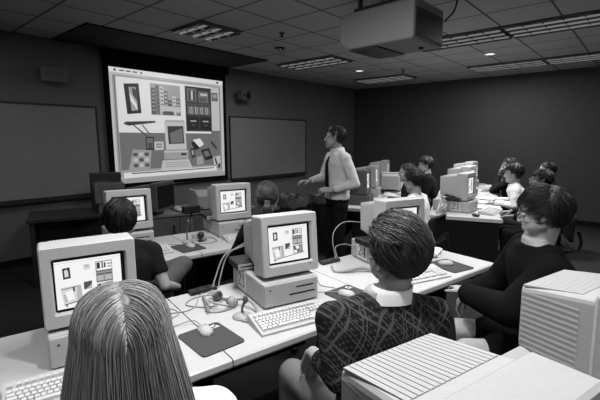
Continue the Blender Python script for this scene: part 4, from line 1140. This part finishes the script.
# second row
L_ = (-1.085, 2.36); az_ = -22
KR = loc2(-.82, 2.72, .745, L_, az_)
person('person with black hair and dark T-shirt, seen from behind at second row', L_, az_, 'short', H_BLACK, TSH, DEN, hn=1100, hl=.06, hr=.0024, lift=.10, low=.14, thick=.010, lean=.06, dz=-.035, headoff=(0, .0, -.01), yaw=0, sleeve=.33, seed=9,
       legs={'R': [V(.085, .03, .54), KR, KR + V(-.30, .10, -.10)]},
       arms={'R': [loc2(-.86, 2.43, .70, L_, az_), loc2(-.84, 2.62, .62, L_, az_), (V(-.1, 1, -.1), V(-1, 0, 0), V(0, 0, 1), .4)]})
office_chair(L_, az_, 'dark swivel chair under the black-haired person')
L_ = (-.235, 3.02); az_ = -14
person('person with hair tied in a ponytail, seen from behind beyond monitor 23', L_, az_, 'pony', H_MID, TSH, TRK, hn=900, hl=.16, hr=.0022, lift=.07, thick=.004, lean=.08, slim=True, dz=-.01, yaw=8, seed=10)
office_chair(L_, az_, 'dark swivel chair under the person with the ponytail')
# instructor
L_ = (.42, 4.5); az_ = -112
person('standing person in light shirt and dark tie, looking at the projection screen', L_, az_, 'short', H_DARK, SHL, TRK, hn=900, hl=.05, hr=.0022, lift=.09, thick=.004, stand=True, lean=.0, yaw=34, pitch=-4, roll=0,
       collar=SHL, tie=SUIT, seed=11, sleeve=.97, wr=.006, wide=1.05, vox=.005,
       arms={'R': [V(.24, .06, 1.17), V(.14, .28, 1.15), (V(-.1, 1, .05), V(0, 0, -1), V(-1, 0, .3), .35)], 'L': [V(-.27, -.08, 1.14), V(-.15, .13, 1.07), (V(.35, .9, .1), V(.6, -.2, -1), V(.3, .3, 1), .35)]})
# group between the far rows
def seated(label, loc, az, style, hm, top, bottom, chair, **k):
    person(label, loc, az, style, hm, top, bottom, **k); office_chair(loc, az, chair)
seated('person with curly dark hair and white shirt, left of computer 21', (1.36, 4.38), -50, 'curly', H_DARK, SHW, TRK, 'dark swivel chair under the curly-haired person', hn=700, hl=.06, hr=.003, lift=.16, low=.1, thick=.008, seed=12, lean=.08, dz=-.01, pitch=10, vox=.0075)
seated('person with pale face turned left, behind the curly-haired person', (1.56, 5.45), -75, 'curly', H_MID, SUIT, TRK, 'dark swivel chair behind the curly-haired person', hn=600, hl=.05, hr=.003, lift=.14, low=.05, seed=13, lean=.06, gl=True, vox=.0075)
seated('person with black hair in dark clothes, farthest of the seated group', (2.13, 6.35), -80, 'short', H_BLACK, SUIT, TRK, 'dark swivel chair farthest between the far rows', hn=600, hl=.06, hr=.003, lift=.14, low=.05, thick=.01, seed=14, lean=.1, dz=.05, pitch=8, vox=.0075)
# people at the right
aR = {'L': [V(-.24, .14, .76), V(-.12, .36, .77), None], 'R': [V(.24, .14, .76), V(.1, .38, .775), None]}
seated('person in dark suit resting chin on hand, farthest at the right', (3.45, 6.5), -65, 'short', H_BLACK, SUIT, TRK, 'dark swivel chair under the suited person', hn=500, hl=.05, hr=.003, lift=.1, seed=15, lean=.02, dz=.03, vox=.0075, tie=SHL, skin=SKIND,
       arms={'L': [V(-.22, .26, .80), V(-.05, .19, 1.02), (V(.1, .0, 1), V(0, -1, .2), V(1, 0, 0), .7)]})
seated('person with dark hair and white shirt leaning forward at the right', (3.02, 5.28), -62, 'short', H_DARK, SHW, GRYS, 'dark swivel chair under the person in white shirt, right', hn=700, hl=.06, hr=.003, lift=.16, low=.05, thick=.008, seed=16, lean=.14, dz=.0, pitch=6, arms=aR, vox=.0075, wr=.007)
seated('person with glasses and dark hair behind the white-shirted person at right', (2.80, 4.40), -66, 'short', H_BLACK, SUIT, TRK, 'dark swivel chair under the person right of the white shirt', hn=600, hl=.06, hr=.003, lift=.12, low=.05, seed=17, lean=.08, gl=True, vox=.0075, skin=SKIND)
seated('person partly seen at the right edge, farthest right of the class', (3.64, 5.75), -70, 'short', H_DARK, SUIT, TRK, 'dark swivel chair at the right edge of the class', hn=500, hl=.05, hr=.003, lift=.1, seed=18, lean=.04, dz=.0, vox=.0075)

# ------------------------------------------------------------------ camera and view
cd = bpy.data.cameras.new('camera'); cd.sensor_width = 36; cd.lens = 24; cd.clip_start = .05; cd.clip_end = 60
cam = bpy.data.objects.new('camera', cd); COL.objects.link(cam); cam.location = (0, 0, 1.62)
cam.rotation_euler = (R(90) - math.atan(61 / 400), 0, 0); scene.camera = cam
w_ = bpy.data.worlds.new('world'); scene.world = w_; w_.use_nodes = True
w_.node_tree.nodes['Background'].inputs[0].default_value = (.02, .02, .02, 1)
vs = scene.view_settings; vs.view_transform = 'Standard'; vs.look = 'None'; vs.gamma = 1; vs.exposure = 0.0; vs.use_curve_mapping = False
